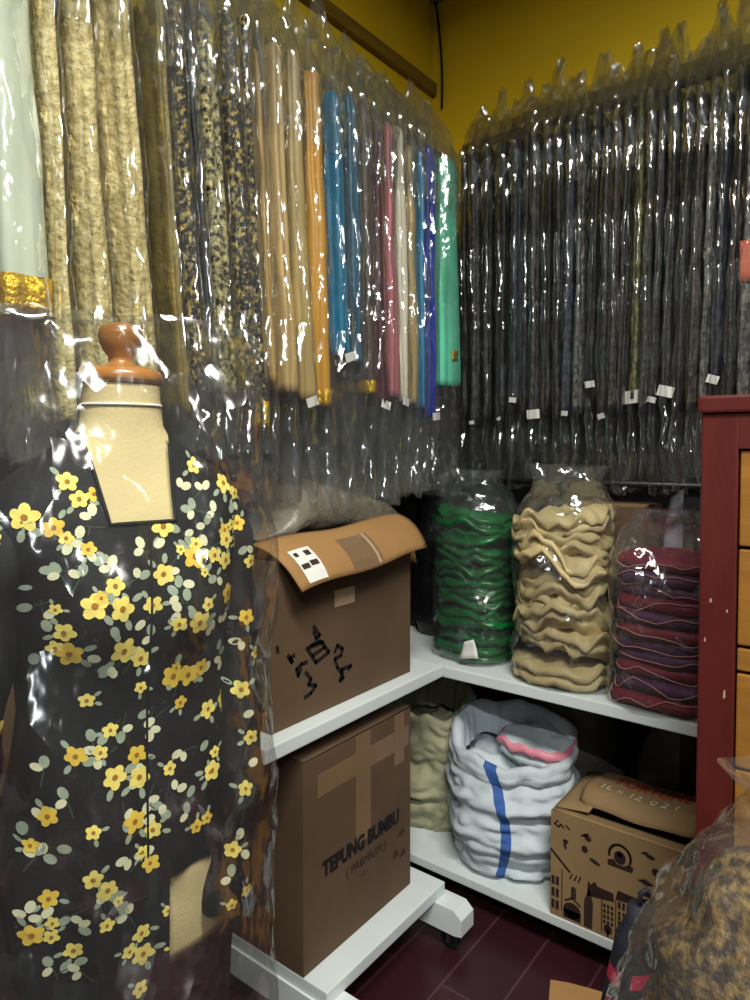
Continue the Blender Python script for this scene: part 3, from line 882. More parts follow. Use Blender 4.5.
# ------------------------------------------------------------------ blobs, piles, bags
def blob(rows, seed, n=36, amp=.012, freq=9, p=2.4, cx=0, cy=0):
    """closed soft solid from (z, a, b) rows with crumpled skin"""
    rings = []
    for z, a, b in rows:
        rg = []
        for q in ring(cx, cy, z, a, b, n, p):
            d = nz(q.x * freq + seed, q.y * freq, q.z * freq * 1.4) * amp + nz(q.x * freq * 2.7, q.y * freq * 2.7 + seed, q.z * freq * 3) * amp * .45
            r = math.hypot(q.x - cx, q.y - cy) or 1
            rg.append(Vector((q.x + (q.x - cx) / r * d, q.y + (q.y - cy) / r * d, max(rows[0][0], q.z + d * .5) if z > rows[0][0] else z)))
        rings.append(rg)
    return rings


def interp(tab, k=3):
    out = []
    for i in range(len(tab) - 1):
        for j in range(k):
            t_ = j / k
            out.append(tuple(tab[i][q] + (tab[i + 1][q] - tab[i][q]) * t_ for q in range(len(tab[i]))))
    out.append(tab[-1])
    return out


def pad(a, b, h, seed, wave, n=72, rot=0.0, p=3.0, layers=3):
    """one folded cloth: stacked soft layers with rolled, uneven edges"""
    rings = []
    prof = [(0, .78)]
    for k in range(layers):
        z0 = (k + .04) / layers; z1 = (k + .5) / layers; z2 = (k + .96) / layers
        o_ = .97 + .05 * math.sin(seed * 3.3 + k * 2.1)
        prof += [(z0, .90 * o_), ((z0 + z1) / 2, .985 * o_), (z1, 1.0 * o_), ((z1 + z2) / 2, .985 * o_), (z2, .90 * o_)]
    prof += [(1.0, .72), (1.01, .35)]
    for zf, s_ in prof:
        rg = []
        for q in ring(0, 0, 0, a * s_, b * s_, n, p, rot):
            li = int(min(.999, zf) * layers)
            r_ = 1 + .075 * nz(q.x * 12 + seed, q.y * 12, seed * 2.0 + li * .8) + .03 * nz(q.x * 40, q.y * 40 + seed, li * 3.0)
            z = h * zf + wave * nz(q.x * 12 + seed * 5, q.y * 12, 0) + wave * .55 * nz(q.x * 30, q.y * 30 + seed * 3, li * 1.0) * (0 < zf)
            rg.append(Vector((q.x * r_, q.y * r_, z)))
        rings.append(rg)
    return rings


def pile(name, cat, base, n, a, b, h, mats, wave, group, labfn, seed, piping=None, jitter=.006, gap=0.96, layers=3, p=3.0):
    for i in range(n):
        s_ = seed + i * 7.3
        rd = random.Random(int(s_ * 10))
        root = thing(name, labfn(i), cat, (base[0] + rd.uniform(-jitter, jitter), base[1] + rd.uniform(-jitter, jitter), base[2] + i * h * gap + (wave * .6 if i else 0)), rd.uniform(-.12, .12), group)
        rings = pad(a * rd.uniform(.95, 1.03), b * rd.uniform(.95, 1.03), h, s_, wave if i else wave * .35, layers=layers, p=p)
        tl = rd.uniform(-.5, .5) * wave * 8; tq = rd.uniform(-.5, .5) * wave * 8
        for rg in rings:
            for v in rg: v.z += (v.x * tl + v.y * tq) * (1 if i else 0)
        if i == 0:
            for rg in rings:
                for v in rg: v.z = max(0.0, v.z)
        MB().loft(rings).obj('cloth', M[mats[i % len(mats)]], root, True)
        if piping:
            path = [Vector((v.x * 1.012, v.y * 1.012, v.z)) for v in rings[3]]
            # edge runs unevenly, like the turned edge of a folded cloth
            path = [Vector((v.x, v.y, v.z + h * .9 * nz(v.x * 15 + s_, v.y * 15, 5))) for v in path]
            MB().tube(path, .0015, 6, closed=True).obj('piping', M[piping], root, True)


def clear_bag(name, label, base, rows, seed, film='bagfilm', amp=.012, n=44, group=None, p=2.6, open_top=True):
    rings = blob(rows, seed, n, amp, 11, p)
    o = MB().loft(rings, True, not open_top).obj(name, M[film], None, True, base, fix=False)
    return tag(o, label, 'bag', group)


SH = .656
def o_(i, n): return 'top' if i == n - 1 else ('bottom' if i == 0 else ordinal(i + 1) + ' from the bottom')

# green
gb = (-.985, 1.775, SH + .002)
pile('folded_cloth', 'cloth', gb, 9, .116, .106, .046, ['green'], .026, 'green cloths in a clear bag', lambda i: 'shiny green folded cloth, %s of the bagged green pile' % o_(i, 9), 3.1, layers=2)
MB_ = MB()
clear_bag('plastic_bag', 'clear plastic bag around the pile of green cloths', (gb[0], gb[1], SH + .001),
          interp([(0, .118, .108), (.02, .124, .115), (.15, .124, .115), (.32, .122, .114), (.43, .12, .11), (.47, .10, .09), (.50, .07, .06), (.54, .08, .05)], 4), 5, amp=.010)
# small white tag of the green pile
lf = MB().sheet(lambda u, v: ((u - .5) * .06 * (1 - .5 * v), .004 * math.sin(v * 3), v * .05 + .012 * u), 4, 4, .001)
tag(lf.obj('paper_tag', M['paper'], None, True, (gb[0] + .045, gb[1] - .128, SH + .02)), 'crumpled white paper tag at the foot of the green bagged pile', 'tag')

# added black shape standing in for the shade in the shelf corner
tag(MB().loft(blob(interp([(0, .075, .12), (.05, .085, .14), (.3, .085, .14), (.50, .075, .12), (.60, .06, .07), (.64, .03, .04)], 4), 63, 40, .02, 8)).obj('plastic_bag', M['corner_shade'], None, True, (-1.195, 1.97, SH + .001)),
    'added black bag shape standing in for corner shade left of the green pile', 'bag')

# cream
cb = (-.698, 1.735, SH + .002)
pile('folded_cloth', 'cloth', cb, 8, .126, .114, .054, ['creamcloth'], .050, 'cream cloths in a clear bag', lambda i: 'crumpled cream satin cloth, %s of the bagged cream pile' % o_(i, 8), 9.7, jitter=.012, layers=2, gap=.93)
clear_bag('plastic_bag', 'clear plastic bag around the pile of cream cloths', (cb[0], cb[1], SH + .001),
          interp([(0, .128, .115), (.02, .136, .122), (.15, .134, .120), (.34, .134, .12), (.44, .128, .115), (.48, .10, .09), (.52, .09, .05), (.56, .11, .04)], 4), 15, amp=.012)

# maroon
mb_ = (-.440, 1.735, SH + .002)
pile('folded_cloth', 'cloth', mb_, 11, .106, .108, .033, ['wine', 'plum', 'wine', 'plum', 'plum'], .006, 'wine and plum cloths in a clear bag',
     lambda i: '%s folded cloth with pale piping, %s of the bagged maroon pile' % (['wine red', 'plum', 'wine red', 'plum', 'plum'][i % 5], o_(i, 11)), 21.3, piping='piping', layers=1, p=5.0)
clear_bag('plastic_bag', 'clear plastic bag around the pile of maroon piped cloths', (mb_[0], mb_[1], SH + .001),
          interp([(0, .122, .122), (.02, .126, .126), (.15, .126, .126), (.32, .124, .122), (.38, .116, .11), (.41, .10, .09), (.44, .08, .06), (.46, .085, .02)], 4), 25, amp=.006, p=4.0)
# lilac white plastic on the shelf behind
tag(MB().loft(blob(interp([(0, .10, .06), (.05, .12, .07), (.22, .115, .065), (.38, .11, .06), (.46, .10, .05), (.49, .07, .03)], 4), 33, 32, .014, 10)).obj(
    'plastic_bundle', M['lilac'], None, True, (-.43, 2.08, SH + .001)), 'lilac white plastic bundle at the back of the upper shelf by the black post', 'bundle')

# ------------------------------------------------------------------ sacks on the lower back shelf
def sack(name, label, loc, rz, W_, D_, H_, seed, mats, stripe=None, rim_tilt=.05):
    root = thing(name, label, 'sack', loc, rz)
    n = 120; rings = []
    R_ = 60
    for i in range(R_ + 1):
        t_ = i / R_
        z = H_ * t_
        s_ = (.86 + .14 * min(1, t_ * 4)) * (1 + .05 * math.sin(t_ * PI))
        if t_ < .04: s_ *= .93
        # slumped horizontal creases
        cr = .022 * math.sin(t_ * 17 + seed) * (t_ > .28) * (t_ < .9) + .008 * math.sin(t_ * 40)
        rg = []
        for q in ring(0, 0, z, W_ * s_, D_ * s_, n, 2.5):
            a = math.atan2(q.y, q.x)
            d = cr * (.4 + .6 * nz(math.cos(a) + seed, math.sin(a), t_ * 2)) + .018 * nz(math.cos(a) * 1.6 + seed, math.sin(a) * 1.6, t_ * 3.2) + .010 * (abs(nz(math.cos(a) * 3, math.sin(a) * 3 + seed, t_ * 9)) * 2 - .4)
            r = math.hypot(q.x, q.y)
            zz = z + (rim_tilt * math.sin(a) + .02 * nz(math.cos(a) * 2, math.sin(a) * 2, seed)) * t_ ** 2
            rg.append(Vector((q.x * (1 + d / r), q.y * (1 + d / r), max(0.0, zz) if i else 0.0)))
        rings.append(rg)
    # rolled rim: outwards lip then down inside
    top = rings[-1]
    for k, (dr, dz) in enumerate([(.004, .014), (-.012, .022), (-.028, .012), (-.034, -.02), (-.036, -.07)]):
        rings.append([Vector((v.x * (1 + dr / math.hypot(v.x, v.y)), v.y * (1 + dr / math.hypot(v.x, v.y)), v.z + dz)) for v in top])
    def mf(i, j):
        if stripe is None or i > R_: return 0
        a = 2 * PI * (j + .5) / n
        tt = i / R_
        c = stripe + .16 * math.sin(tt * 4.0)
        return 1 if abs((a - c + PI) % (2 * PI) - PI) < .075 else 0
    MB().loft(rings, True, False, mfun=mf).obj('sack_body', mats, root, True, fix=True)
    # the floor of the mouth: slack inner cloth
    inner = [[Vector((v.x * f, v.y * f, v.z - .03 - dz + .012 * nz(v.x * 20, v.y * 20, seed))) for v in rings[-1]] for f, dz in [(.99, -.015), (.75, -.03), (.45, -.02), (.12, -.03)]]
    MB().loft(inner, False, True).obj('inner_cloth', M['sack'] if stripe is None and name and seed < 4 else mats[0], root, True)
    return root

sack('woven_sack', 'white woven sack with a blue stripe standing open beside the printed box', (-.865, 1.765, .101), .5, .165, .145, .335, 2.2, [stripe_mat('blue_striped_sack', (206, 216, 222), (58, 98, 168), -PI / 2 - .30, .335, .085), M['sack']], stripe=None, rim_tilt=.045)
pkm = pad(.105, .085, .06, 3.7, .02, layers=2)
for rg in pkm:
    for v in rg: v.z = max(v.z, -.01)
pko = MB().loft(pkm, mfun=lambda i, j: 1 if 6 <= i <= 9 else 0).obj('plastic_bundle', [M['sack'], M['pink']], None, True, (-.805, 1.80, .392))
tag(pko, 'white and pink plastic bundle showing in the mouth of the blue striped sack', 'bundle')
sack('woven_sack', 'khaki woven sack slumped behind the white rack beside the blue striped sack', (-1.165, 1.81, .101), .2, .128, .12, .36, 6.6, [M['sack_khaki'], M['sack']], None, rim_tilt=.03)
tag(MB().loft(blob(interp([(0, .15, .10), (.06, .17, .12), (.25, .165, .115), (.38, .12, .09), (.45, .05, .04), (.48, .04, .05)], 4), 12, 40, .02, 8)).obj('plastic_bag', M['greybag'], None, True, (-.80, 2.06, .101)),
    'dark grey plastic bag behind the blue striped sack', 'bag')
tag(MB().loft(blob(interp([(0, .12, .09), (.06, .14, .10), (.25, .135, .10), (.36, .09, .07), (.42, .04, .03)], 4), 14, 40, .02, 8)).obj('plastic_bag', M['greybag'], None, True, (-.47, 2.06, .101)),
    'dark grey plastic bag in the shadow behind the printed box', 'bag')

# ------------------------------------------------------------------ dresser (right)
g = thing('dresser', 'tall maroon dresser with honey yellow drawers at the right edge', 'dresser', (.0, 1.42, 0))
DX0, DX1, DY0, DY1, DH = -.281, .42, -.12, .12, 1.325
fr = MB()
fr.box((DX0, DY0, 0), (DX0 + .058, DY1, DH), bev=.003)
fr.box((DX1 - .058, DY0, 0), (DX1, DY1, DH), bev=.003)
fr.box((DX0 + .057, DY0, 1.263), (DX1 - .057, DY1, DH), bev=.002)
fr.box((DX0 + .057, DY0, 0), (DX1 - .057, DY1, .06), bev=.002)
fr.box((DX0 + .057, DY1 - .012, .06), (DX1 - .057, DY1, 1.263))
fr.obj('frame', M['maroonwood'], g)
MB().box((DX0 - .006, DY0 - .008, DH), (DX1 + .006, DY1 + .004, DH + .03), bev=.005).obj('top', M['maroonwood'], g)
for z0_, z1_ in [(1.098, 1.260), (.928, 1.092), (.884, .922), (.716, .878), (.545, .710), (.500, .539), (.335, .494), (.065, .329)]:
    d = MB().box((DX0 + .0605, DY0 + .006, z0_), (DX1 - .0605, DY1 - .014, z1_), bev=.003)
    dr = d.obj('drawer', M['drawer'], g)
    if z1_ - z0_ > .1:
        rgk = [[(.07 + r * math.cos(2 * PI * j / 16), DY0 + .006 - yo, (z0_ + z1_) / 2 + r * math.sin(2 * PI * j / 16)) for j in range(16)] for r, yo in [(.008, 0), (.007, .012), (.014, .016), (.015, .022), (.008, .027)]]
        MB().loft(rgk).obj('knob', M['darkwood'], dr, True)
# chipped paint marks
ch = MB()
for x, z, a, b in [(-.262, 1.0, .002, .004), (-.236, .985, .0015, .003), (-.238, .84, .002, .008), (-.270, .93, .0015, .004)]:
    ch.add([(x - a, DY0 - .0006, z - b), (x + a, DY0 - .0006, z - b * .7), (x + a * .8, DY0 - .0006, z + b), (x - a * .6, DY0 - .0006, z + b * .8)], [[0, 1, 2, 3]])
ch.obj('paint_chip', M['paper_tan'], g)

# ------------------------------------------------------------------ dress form with blouse
MP = (-.765, .485, 0.0)
MRZ = math.radians(72.4)
g = thing('dress_form', 'cream dress form with a varnished wooden neck knob wearing the floral blouse', 'mannequin', MP, MRZ)
PROF = [(.655, .128, .088), (.70, .136, .094), (.76, .142, .098), (.82, .138, .095), (.90, .122, .086), (.96, .116, .082), (1.03, .122, .086), (1.09, .130, .090), (1.14, .139, .090),
        (1.185, .147, .080), (1.212, .146, .068), (1.235, .122, .060), (1.258, .088, .055), (1.278, .062, .051), (1.293, .0535, .049)]
def prof(z):
    for i in range(len(PROF) - 1):
        if PROF[i][0] <= z <= PROF[i + 1][0]:
            t_ = (z - PROF[i][0]) / (PROF[i + 1][0] - PROF[i][0])
            return tuple(PROF[i][k] + (PROF[i + 1][k] - PROF[i][k]) * t_ for k in (1, 2))
    return PROF[0][1:] if z < PROF[0][0] else PROF[-1][1:]
def torso_ring(z, off, n=96, fold=0.0):
    a, b = prof(z)
    a += off; b += off
    out = []
    for q in ring(0, 0, z, a, b, n, 2.25):
        x, y = q.x, q.y
        if y < 0:
            for sx in (-1, 1):
                y -= .022 * math.exp(-((x - sx * .058) / .042) ** 2 - ((z - 1.075) / .05) ** 2)
        if fold:
            ang = math.atan2(y, x)
            k = max(0, min(1, (1.0 - z) / .25))
            d = fold * (math.sin(ang * 9 + 1.0) * .5 + nz(math.cos(ang) * 3, math.sin(ang) * 3, z * 3)) * (.25 + k)
            r = math.hypot(x, y)
            x += x / r * d; y += y / r * d
        out.append(Vector((x, y, z)))
    return out
zs = [.655 + (1.293 - .655) * i / 44 for i in range(45)]
bd = [torso_ring(z, -.005) for z in zs]
for z, a, b in [(1.305, .0495, .046), (1.322, .0475, .0455), (1.338, .047, .0455), (1.345, .047, .0455)]:
    bd.append(ring(0, 0, z, a - .002, b - .002, 96, 2.1))
MB().loft(bd).obj('torso', M['calico'], g, True)
MB().tube([Vector(v) * 1.0 for v in ring(0, 0, 1.318, .0465, .0448, 40, 2.1)], .0018, 6, closed=True).obj('neck_seam', M['paper'], g, True)
kb = MB().lathe([(.004, 1.344), (.047, 1.3445), (.0495, 1.349), (.0495, 1.355), (.046, 1.360), (.036, 1.364), (.018, 1.367), (.0145, 1.372), (.015, 1.378), (.0205, 1.385), (.0250, 1.395), (.0262, 1.404),
                     (.0250, 1.411), (.0215, 1.4155), (.014, 1.4175), (.003, 1.418)], 36)
kb.obj('neck_knob', M['knobwood'], g, True)
MB().tube([(0, 0, .10), (0, 0, .66)], .014, 12).obj('pole', M['darkwood'], g, True)
lg = MB().lathe([(.02, 0), (.13, .0), (.135, .012), (.12, .022), (.04, .04), (.02, .10), (.014, .12)], 32)
lg.obj('base', M['darkwood'], g, True)

# blouse: sits on the form, its own thing
bl = thing('floral_blouse', 'black blouse printed with yellow flowers, square neckline, worn by the dress form', 'blouse', MP, MRZ)
bz = [.635 + (1.284 - .635) * i / 72 for i in range(73)]
b_in = MB().loft([torso_ring(z, .004, 120, .007) for z in bz], False, False)
me = bpy.data.meshes.new('cut'); me.from_pydata([tuple(v) for v in b_in.v], [], b_in.f)
bm = bmesh.new(); bm.from_mesh(me); bpy.data.meshes.remove(me)
def cut(co_, no_):
    bmesh.ops.bisect_plane(bm, geom=list(bm.verts) + list(bm.edges) + list(bm.faces), plane_co=co_, plane_no=no_, dist=1e-6)
NB = 1.182
lP, lQ = Vector((-.057, 0, 1.29)), Vector((-.036, 0, NB)); rP, rQ = Vector((.043, 0, 1.29)), Vector((.038, 0, NB))
def nrm2(p, q):
    d = (q - p); return Vector((d.z, 0, -d.x)).normalized()
cut(lP, nrm2(lP, lQ)); cut(rP, nrm2(rP, rQ)); cut(Vector((0, 0, NB)), Vector((0, 0, 1)))
HX, HZ = .020, .772
cut(Vector((HX, 0, 0)), Vector((1, 0, 0))); cut(Vector((0, 0, HZ)), Vector((0, 0, 1)))
def xe(P_, Q_, z): return P_.x + (Q_.x - P_.x) * (z - P_.z) / (Q_.z - P_.z)
kill = []
for f in bm.faces:
    c = f.calc_center_median()
    if c.y < 0 and c.z > NB and xe(lP, lQ, c.z) < c.x < xe(rP, rQ, c.z): kill.append(f)
    elif c.x > HX and c.z < HZ: kill.append(f)
    elif c.x > .12 and c.z < .66: kill.append(f)
bmesh.ops.delete(bm, geom=kill, context='FACES')
bm.verts.index_update(); bm.faces.ensure_lookup_table()
body = MB()
body.add([v.co.copy() for v in bm.verts], [[v.index for v in f.verts] for f in bm.faces], 0)
bm.free()

def flowers_on(mb, pts_f, pts_l, seed, front=True):
    """print: small flat petals laid on the cloth, following its surface"""
    bvh = BVHTree.FromPolygons([tuple(v) for v in mb.v], [list(f) for f in mb.f])
    rd = random.Random(seed)
    dirv = Vector((0, 1, 0)) if front else Vector((0, -1, 0))
    def hit(x, z):
        h = bvh.ray_cast(Vector((x, -.6 if front else .6, z)), dirv)
        if h[0] is None: return None
        nn = h[1]
        if nn.dot(dirv) > 0: nn = -nn
        if abs(nn.dot(dirv)) < .22: return None
        return h[0], nn
    new = []
    def shape(pts, mi, off):
        P_ = []
        for x, z in pts:
            h = hit(x, z)
            if h is None: return
            P_.append(h[0] + h[1] * off)
        if max((p - P_[0]).length for p in P_) > .05: return
        new.append((P_, mi))
    def petal_shape(x, z, ang, L, w_, mi, off):
        pts = []
        for k in range(9):
            q = 2 * PI * k / 9
            u = L * .55 + L * .5 * math.cos(q); v = w_ * math.sin(q)
            pts.append((x + u * math.cos(ang) - v * math.sin(ang), z + u * math.sin(ang) + v * math.cos(ang)))
        shape(pts, mi, off)
    for (x, z, r) in pts_f:
        r *= .96
        h = hit(x, z)
        if h is None: continue
        a0 = rd.uniform(0, 2 * PI)
        mi = 1 if rd.random() < .62 else 2
        # twig and two leaves
        al = rd.uniform(0, 2 * PI)
        for da in (0.0, rd.uniform(.8, 2.2)):
            petal_shape(x + r * .9 * math.cos(al + da), z + r * .9 * math.sin(al + da), al + da, r * .95, r * .26, 4, .0006)
        for k in range(5):
            petal_shape(x, z, a0 + k * 2 * PI / 5 + rd.uniform(-.12, .12), r * rd.uniform(.88, 1.05), r * .40, mi, .0011)
        shape([(x + r * .24 * math.cos(2 * PI * k / 8), z + r * .24 * math.sin(2 * PI * k / 8)) for k in range(8)], 3, .0017)
    for (x, z) in pts_l:
        al = rd.uniform(0, 2 * PI)
        petal_shape(x, z, al, .0142, .0050, 4 if rd.random() < .6 else 5, .0008)
        if rd.random() < .6: petal_shape(x, z, al + rd.uniform(1.2, 2.2), .012, .0045, 5, .0008)
        ex_, ez_ = x + .02 * math.cos(al + 3), z + .02 * math.sin(al + 3)
        dx, dz = -math.sin(al) * .0007, math.cos(al) * .0007
        shape([(x + dx, z + dz), (x - dx, z - dz), (ex_ - dx, ez_ - dz), (ex_ + dx, ez_ + dz)], 6, .0005)
    for P_, mi in new: mb.add(P_, [list(range(len(P_)))], mi)

FLOWERS = [(-0.068,1.293,0.011),(-0.083,1.266,0.015),(-0.074,1.229,0.012),(-0.064,1.210,0.011),(-0.049,1.215,0.009),(-0.117,1.192,0.015),(-0.091,1.181,0.012),(0.071,1.244,0.011),(0.112,1.221,0.013),(0.128,1.208,0.009),(0.022,1.176,0.014),(-0.135,1.115,0.013),(-0.036,1.116,0.012),(-0.058,1.098,0.015),(-0.030,1.091,0.015),(0.005,1.090,0.011),(0.018,1.123,0.013),(0.057,1.139,0.015),(0.060,1.153,0.009),(0.084,1.137,0.011),(0.102,1.128,0.012),(0.105,1.153,0.012),(0.103,1.165,0.009),(0.107,1.086,0.014),(0.057,1.064,0.014),(0.068,1.083,0.009),(-0.085,1.070,0.011),(-0.080,1.046,0.014),(-0.092,1.052,0.009),(-0.027,1.043,0.015),(-0.007,1.030,0.012),(0.034,1.011,0.007),(0.031,1.001,0.015),(0.050,0.998,0.014),(0.067,1.003,0.011),(-0.062,0.990,0.009),(-0.006,0.995,0.008),(-0.073,0.928,0.012),(0.041,0.966,0.009),(0.079,0.946,0.012),(0.108,0.948,0.013),(0.113,0.963,0.009),(-0.011,0.918,0.012),(-0.036,0.900,0.014),(-0.009,0.892,0.014),(0.025,0.894,0.009),(0.081,0.871,0.013),(0.087,0.891,0.008),(0.111,0.905,0.009),(-0.101,0.866,0.011),(-0.060,0.847,0.009),(-0.016,0.845,0.013),(0.004,0.830,0.011),(0.057,0.814,0.009),(0.071,0.819,0.008),(-0.062,0.797,0.011),(-0.048,0.782,0.012),(-0.103,0.781,0.011),(-0.119,0.743,0.013),(-0.101,0.738,0.009),(-0.100,0.754,0.008),(-0.080,0.718,0.011),(-0.049,0.743,0.009),(0.000,0.793,0.011),(-0.011,0.716,0.011),(-0.009,0.690,0.014),(-0.025,0.702,0.009),(0.090,0.769,0.011),(-0.012,0.648,0.010),(0.018,0.734,0.007)]
LEAVES = [(-0.054,1.239),(-0.042,1.196),(-0.076,1.165),(-0.111,1.098),(-0.042,1.147),(-0.002,1.153),(-0.069,1.128),(-0.054,1.143),(0.075,1.173),(0.047,1.163),(0.062,1.192),(0.078,1.215),(0.090,1.187),(0.086,1.110),(0.075,1.063),(0.010,1.153),(-0.111,1.030),(0.034,1.079),(0.004,1.054),(0.096,1.030),(0.102,0.999),(-0.039,1.024),(-0.042,0.950),(-0.052,0.934),(-0.027,0.950),(0.004,0.944),(0.032,0.867),(0.047,0.851),(-0.083,0.759),(-0.076,0.746),(-0.027,0.851),(0.078,0.909),(0.096,1.011),(-0.113,0.826),(-0.095,0.833),(-0.074,0.691),(-0.101,0.703),(-0.027,0.746),(-0.083,0.882),(0.047,0.833),(-0.126,0.845),(0.010,0.956),(0.016,0.857)]
rd0 = random.Random(5)
for _ in range(26): FLOWERS.append((rd0.uniform(-.135, .135), rd0.uniform(.68, 1.2), rd0.uniform(.006, .010)))
for _ in range(70): LEAVES.append((rd0.uniform(-.13, .13), rd0.uniform(.68, 1.22)))
BF = [(rd0.uniform(-.13, .13), rd0.uniform(.66, 1.2), rd0.uniform(.009, .014)) for _ in range(46)]
BL = [(rd0.uniform(-.13, .13), rd0.uniform(.66, 1.2)) for _ in range(50)]
BMATS = [M['batik'], M['petal'], M['petal2'], M['heart'], M['leafp'], M['budp'], M['twig']]
base_body = MB(); base_body.v = list(body.v); base_body.f = [list(f) for f in body.f]; base_body.m = list(body.m)
flowers_on(body, FLOWERS, LEAVES, 3)
nb = len(body.f)
tmp = MB(); tmp.v = base_body.v; tmp.f = base_body.f; tmp.m = base_body.m
n0v, n0f = len(tmp.v), len(tmp.f)
flowers_on(tmp, BF, BL, 4, front=False)
off = len(body.v) - n0v
body.v += tmp.v[n0v:]
for f, mi in zip(tmp.f[n0f:], tmp.m[n0f:]):
    body.f.append([i + off for i in f]); body.m.append(mi)
body.obj('bodice', BMATS, bl, True, fix=False)
# piping round the neckline
npts = [(-.056, 1.284), (-.046, 1.236), (-.036, NB), (.0, NB), (.038, NB), (.0405, 1.236), (.0428, 1.284)]
bvh = BVHTree.FromPolygons([tuple(v) for v in b_in.v], [list(f) for f in b_in.f])
pp = []
for i in range(len(npts) - 1):
    for k in range(4):
        x = npts[i][0] + (npts[i + 1][0] - npts[i][0]) * k / 4; z = npts[i][1] + (npts[i + 1][1] - npts[i][1]) * k / 4
        h = bvh.ray_cast(Vector((x, -.6, z)), Vector((0, 1, 0)))
        if h[0] is not None: pp.append(h[0] + Vector((0, -.001, 0)))
MB().tube(pp, .0022, 6).obj('neckline_edge', M['batik'], bl, True)
# front opening
pp = []
for i in range(30):
    z = NB - i * (NB - .80) / 29
    h = bvh.ray_cast(Vector((.006 - .008 * i / 29, -.6, z)), Vector((0, 1, 0)))
    if h[0] is not None: pp.append(h[0] + Vector((0, -.0005, 0)))
MB().tube(pp, .0016, 6).obj('front_placket', M['batik'], bl, True)
# sleeves
def sleeve(path, rads, fl, lv, seed):
    n = 32; rings = []
    P_ = [Vector(p) for p in path]
    K = 8
    fine = []
    for i in range(len(P_) - 1):
        for k in range(K):
            t_ = k / K
            fine.append((P_[i].lerp(P_[i + 1], t_), tuple(rads[i][q] + (rads[i + 1][q] - rads[i][q]) * t_ for q in (0, 1))))
    fine.append((P_[-1], rads[-1]))
    for c, (ra, rb) in fine:
        rg = []
        for q in ring(c.x, c.y, c.z, ra, rb, n, 2.1):
            d = .004 * nz(q.x * 30 + seed, q.y * 30, q.z * 14) + .003 * math.sin(q.z * 60 + seed)
            dx, dy = q.x - c.x, q.y - c.y
            r = math.hypot(dx, dy)
            rg.append(Vector((q.x + dx / r * d, q.y + dy / r * d, q.z + (c.z < 1.2) * 0.0)))
        rings.append(rg)
    mb = MB().loft(rings, True, False)
    flowers_on(mb, fl, lv, seed)
    return mb.obj('sleeve', BMATS, bl, True, fix=False)
SF = [(.128, 1.17, .011), (.145, 1.12, .010), (.135, 1.05, .011), (.150, 1.0, .009), (.125, .96, .012), (.133, .90, .010), (.118, .845, .010), (.100, .775, .011), (.115, .722, .009), (.095, .712, .008)]
SL = [(.14, 1.14), (.15, 1.08), (.13, 1.02), (.14, .93), (.125, .87), (.11, .80), (.095, .745), (.12, .76)]
sleeve([(.118, 0, 1.208), (.130, -.004, 1.16), (.136, -.012, 1.06), (.134, -.035, .94), (.118, -.072, .82), (.098, -.082, .70)], [(.026, .04), (.030, .050), (.030, .048), (.030, .036), (.030, .026), (.030, .022)], SF, SL, 8)
sleeve([(-.118, 0, 1.208), (-.132, -.004, 1.16), (-.150, -.012, 1.06), (-.170, -.02, .94), (-.178, -.03, .82), (-.172, -.035, .72)], [(.026, .04), (.030, .050), (.032, .048), (.031, .036), (.031, .026), (.030, .022)],
       [(-x - .02, z, r) for x, z, r in SF], [(-x - .02, z) for x, z in SL], 9)

# plastic cover over the dress form
cv = []
tab = interp([(1.428, .178, .012), (1.412, .180, .034), (1.36, .180, .058), (1.28, .180, .080), (1.20, .184, .100), (1.08, .186, .120), (.95, .184, .122), (.82, .184, .124), (.70, .187, .124), (.58, .188, .120), (.46, .184, .115)], 6)
for i, (z, a, b) in enumerate(tab):
    rg = []
    for q in ring(0, 0, z, a, b, 72, 3.0):
        ang = math.atan2(q.y / b, q.x / a)
        d = .016 * nz(q.x * 8, q.y * 8 + 4, z * 7) + .008 * nz(q.x * 26, q.y * 26, z * 22 + 9) + .006 * math.sin(ang * 6 + z * 22)
        r = math.hypot(q.x, q.y)
        rg.append(Vector((q.x + q.x / r * d * .5, q.y + (q.y / r) * d, z + (.016 * nz(q.x * 9, q.y * 9, 3) if i == 0 else 0))))
    cv.append(rg)
o = MB().loft(cv, False, False).obj('plastic_cover', M['coverfilm'], None, True, MP, fix=False)
o.rotation_euler = (0, 0, MRZ)
tag(o, 'large clear plastic cover draped over the dress form and its floral blouse', 'plastic cover')

# ------------------------------------------------------------------ behind the dress form
g = thing('cardboard_box', 'tan cardboard box behind the dress form on the maroon bale', 'box', (-1.24, .50, .56))
carton(g, -.17, -.30, 0, .17, .30, .40, M['card'])
MB().sheet(lambda u, v: (-.168 + .336 * u, -.298 + .596 * v, .405 + .004 * math.sin(u * 5)), 6, 4, .004).obj('flap', M['card'], g, True)
MB().box((.17, -.30, .18), (.1712, .30, .24)).obj('tape_strip', M['tape'], g)
bale = MB().loft(blob(interp([(0, .17, .37), (.05, .19, .395), (.3, .195, .40), (.5, .19, .395), (.545, .18, .38), (.556, .165, .36)], 4), 71, 60, .012, 7, 5.0))
tag(bale.obj('cloth_bale', M['bale'], None, True, (-1.235, .555, 0)), 'dark maroon cloth bale on the floor behind the dress form', 'bale')

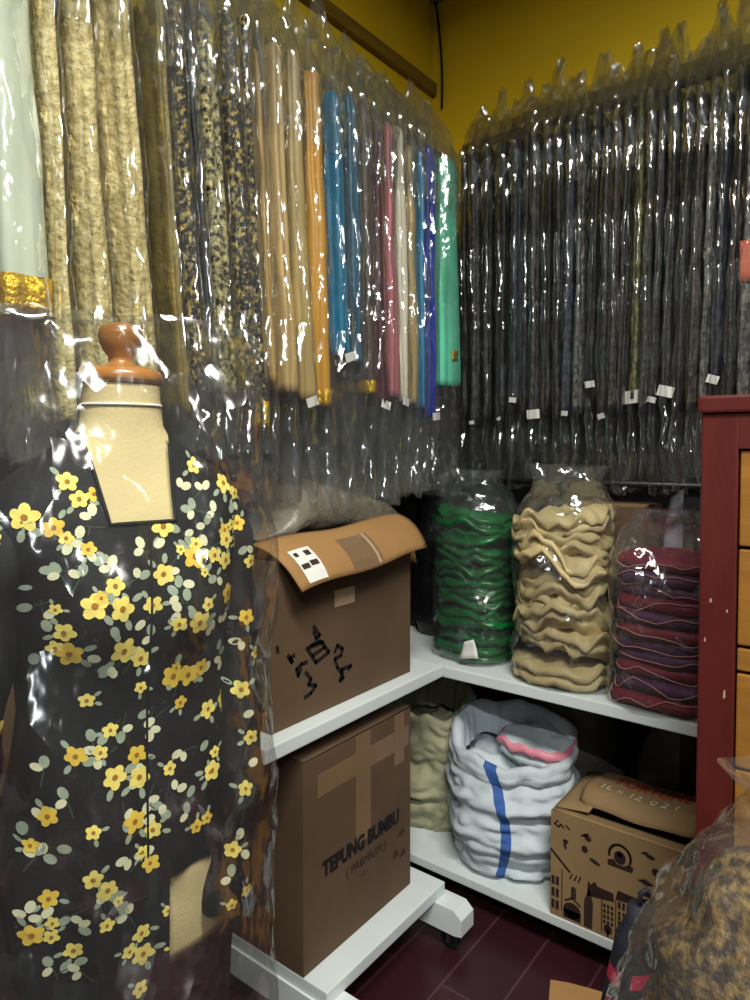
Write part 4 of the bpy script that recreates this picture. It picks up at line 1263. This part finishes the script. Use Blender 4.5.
# ------------------------------------------------------------------ front right: bagged brocade, pouch, small carton
g = thing('brocade_bundle', 'brown and gold brocade bundle in a clear bag at the lower right front', 'bundle', (-.095, .815, 0))
rows = interp([(0, .13, .13), (.03, .15, .15), (.3, .16, .16), (.55, .155, .15), (.66, .135, .13), (.73, .105, .10), (.79, .07, .07), (.825, .04, .04), (.84, .015, .015)], 5)
MB().loft(blob(rows, 44, 56, .022, 9, 2.2)).obj('brocade', M['brocade'], g, True)
rows = interp([(0.0, .14, .14), (.03, .165, .165), (.3, .185, .185), (.55, .178, .175), (.66, .160, .155), (.75, .125, .12), (.82, .09, .085), (.87, .06, .05), (.905, .04, .03), (.93, .06, .04)], 5)
MB().loft(blob(rows, 47, 60, .020, 10, 2.2), True, False).obj('plastic_bag', M['bagfilm'], g, True, fix=False)

g = thing('fabric_pouch', 'dark navy fabric pouch with pink red patches leaning by the brocade bundle', 'pouch', (-.345, 1.05, 0), math.radians(37.5))
rr = []
for i in range(25):
    t_ = i / 24
    z = .545 * t_
    a = .045 * (1 - .35 * t_) * min(1, .7 + t_ * 4) * (1 if t_ < .93 else .7)
    b = .035 * (1 - .3 * t_) * (1 if t_ < .93 else .6)
    rr.append([Vector((q.x + .055 * t_ * t_ + .004 * nz(q.x * 40, z * 14, 1), q.y + .02 * t_ + .004 * nz(q.y * 40, z * 14, 5), q.z)) for q in ring(0, 0, z, a, b, 24, 2.3)])
MB().loft(rr, True, True, mfun=lambda i, j: 1 if (i in (15, 17, 19) and 11 <= j <= 23 and (j + i) % 6 < 4) else 0).obj('pouch_body', [M['navy'], M['pinkred']], g, True)
MB().tube([(.050, .02, .53), (.052, .018, .565), (.062, .018, .572), (.070, .018, .56), (.062, .02, .53)], .004, 8).obj('strap', M['navy'], g, True)

g = thing('small_carton', 'small pale tan carton on the floor in front of the pouch', 'box', (-.475, 1.25, 0), math.radians(20))
carton(g, -.05, -.04, 0, .05, .04, .205, M['card_light'], .003)
MB().sheet(lambda u, v: (-.05 + .1 * u, -.04 + 0.08 * v, .209 + .002 * math.sin(u * 4)), 3, 3, .003).obj('flap', M['card_light'], g)
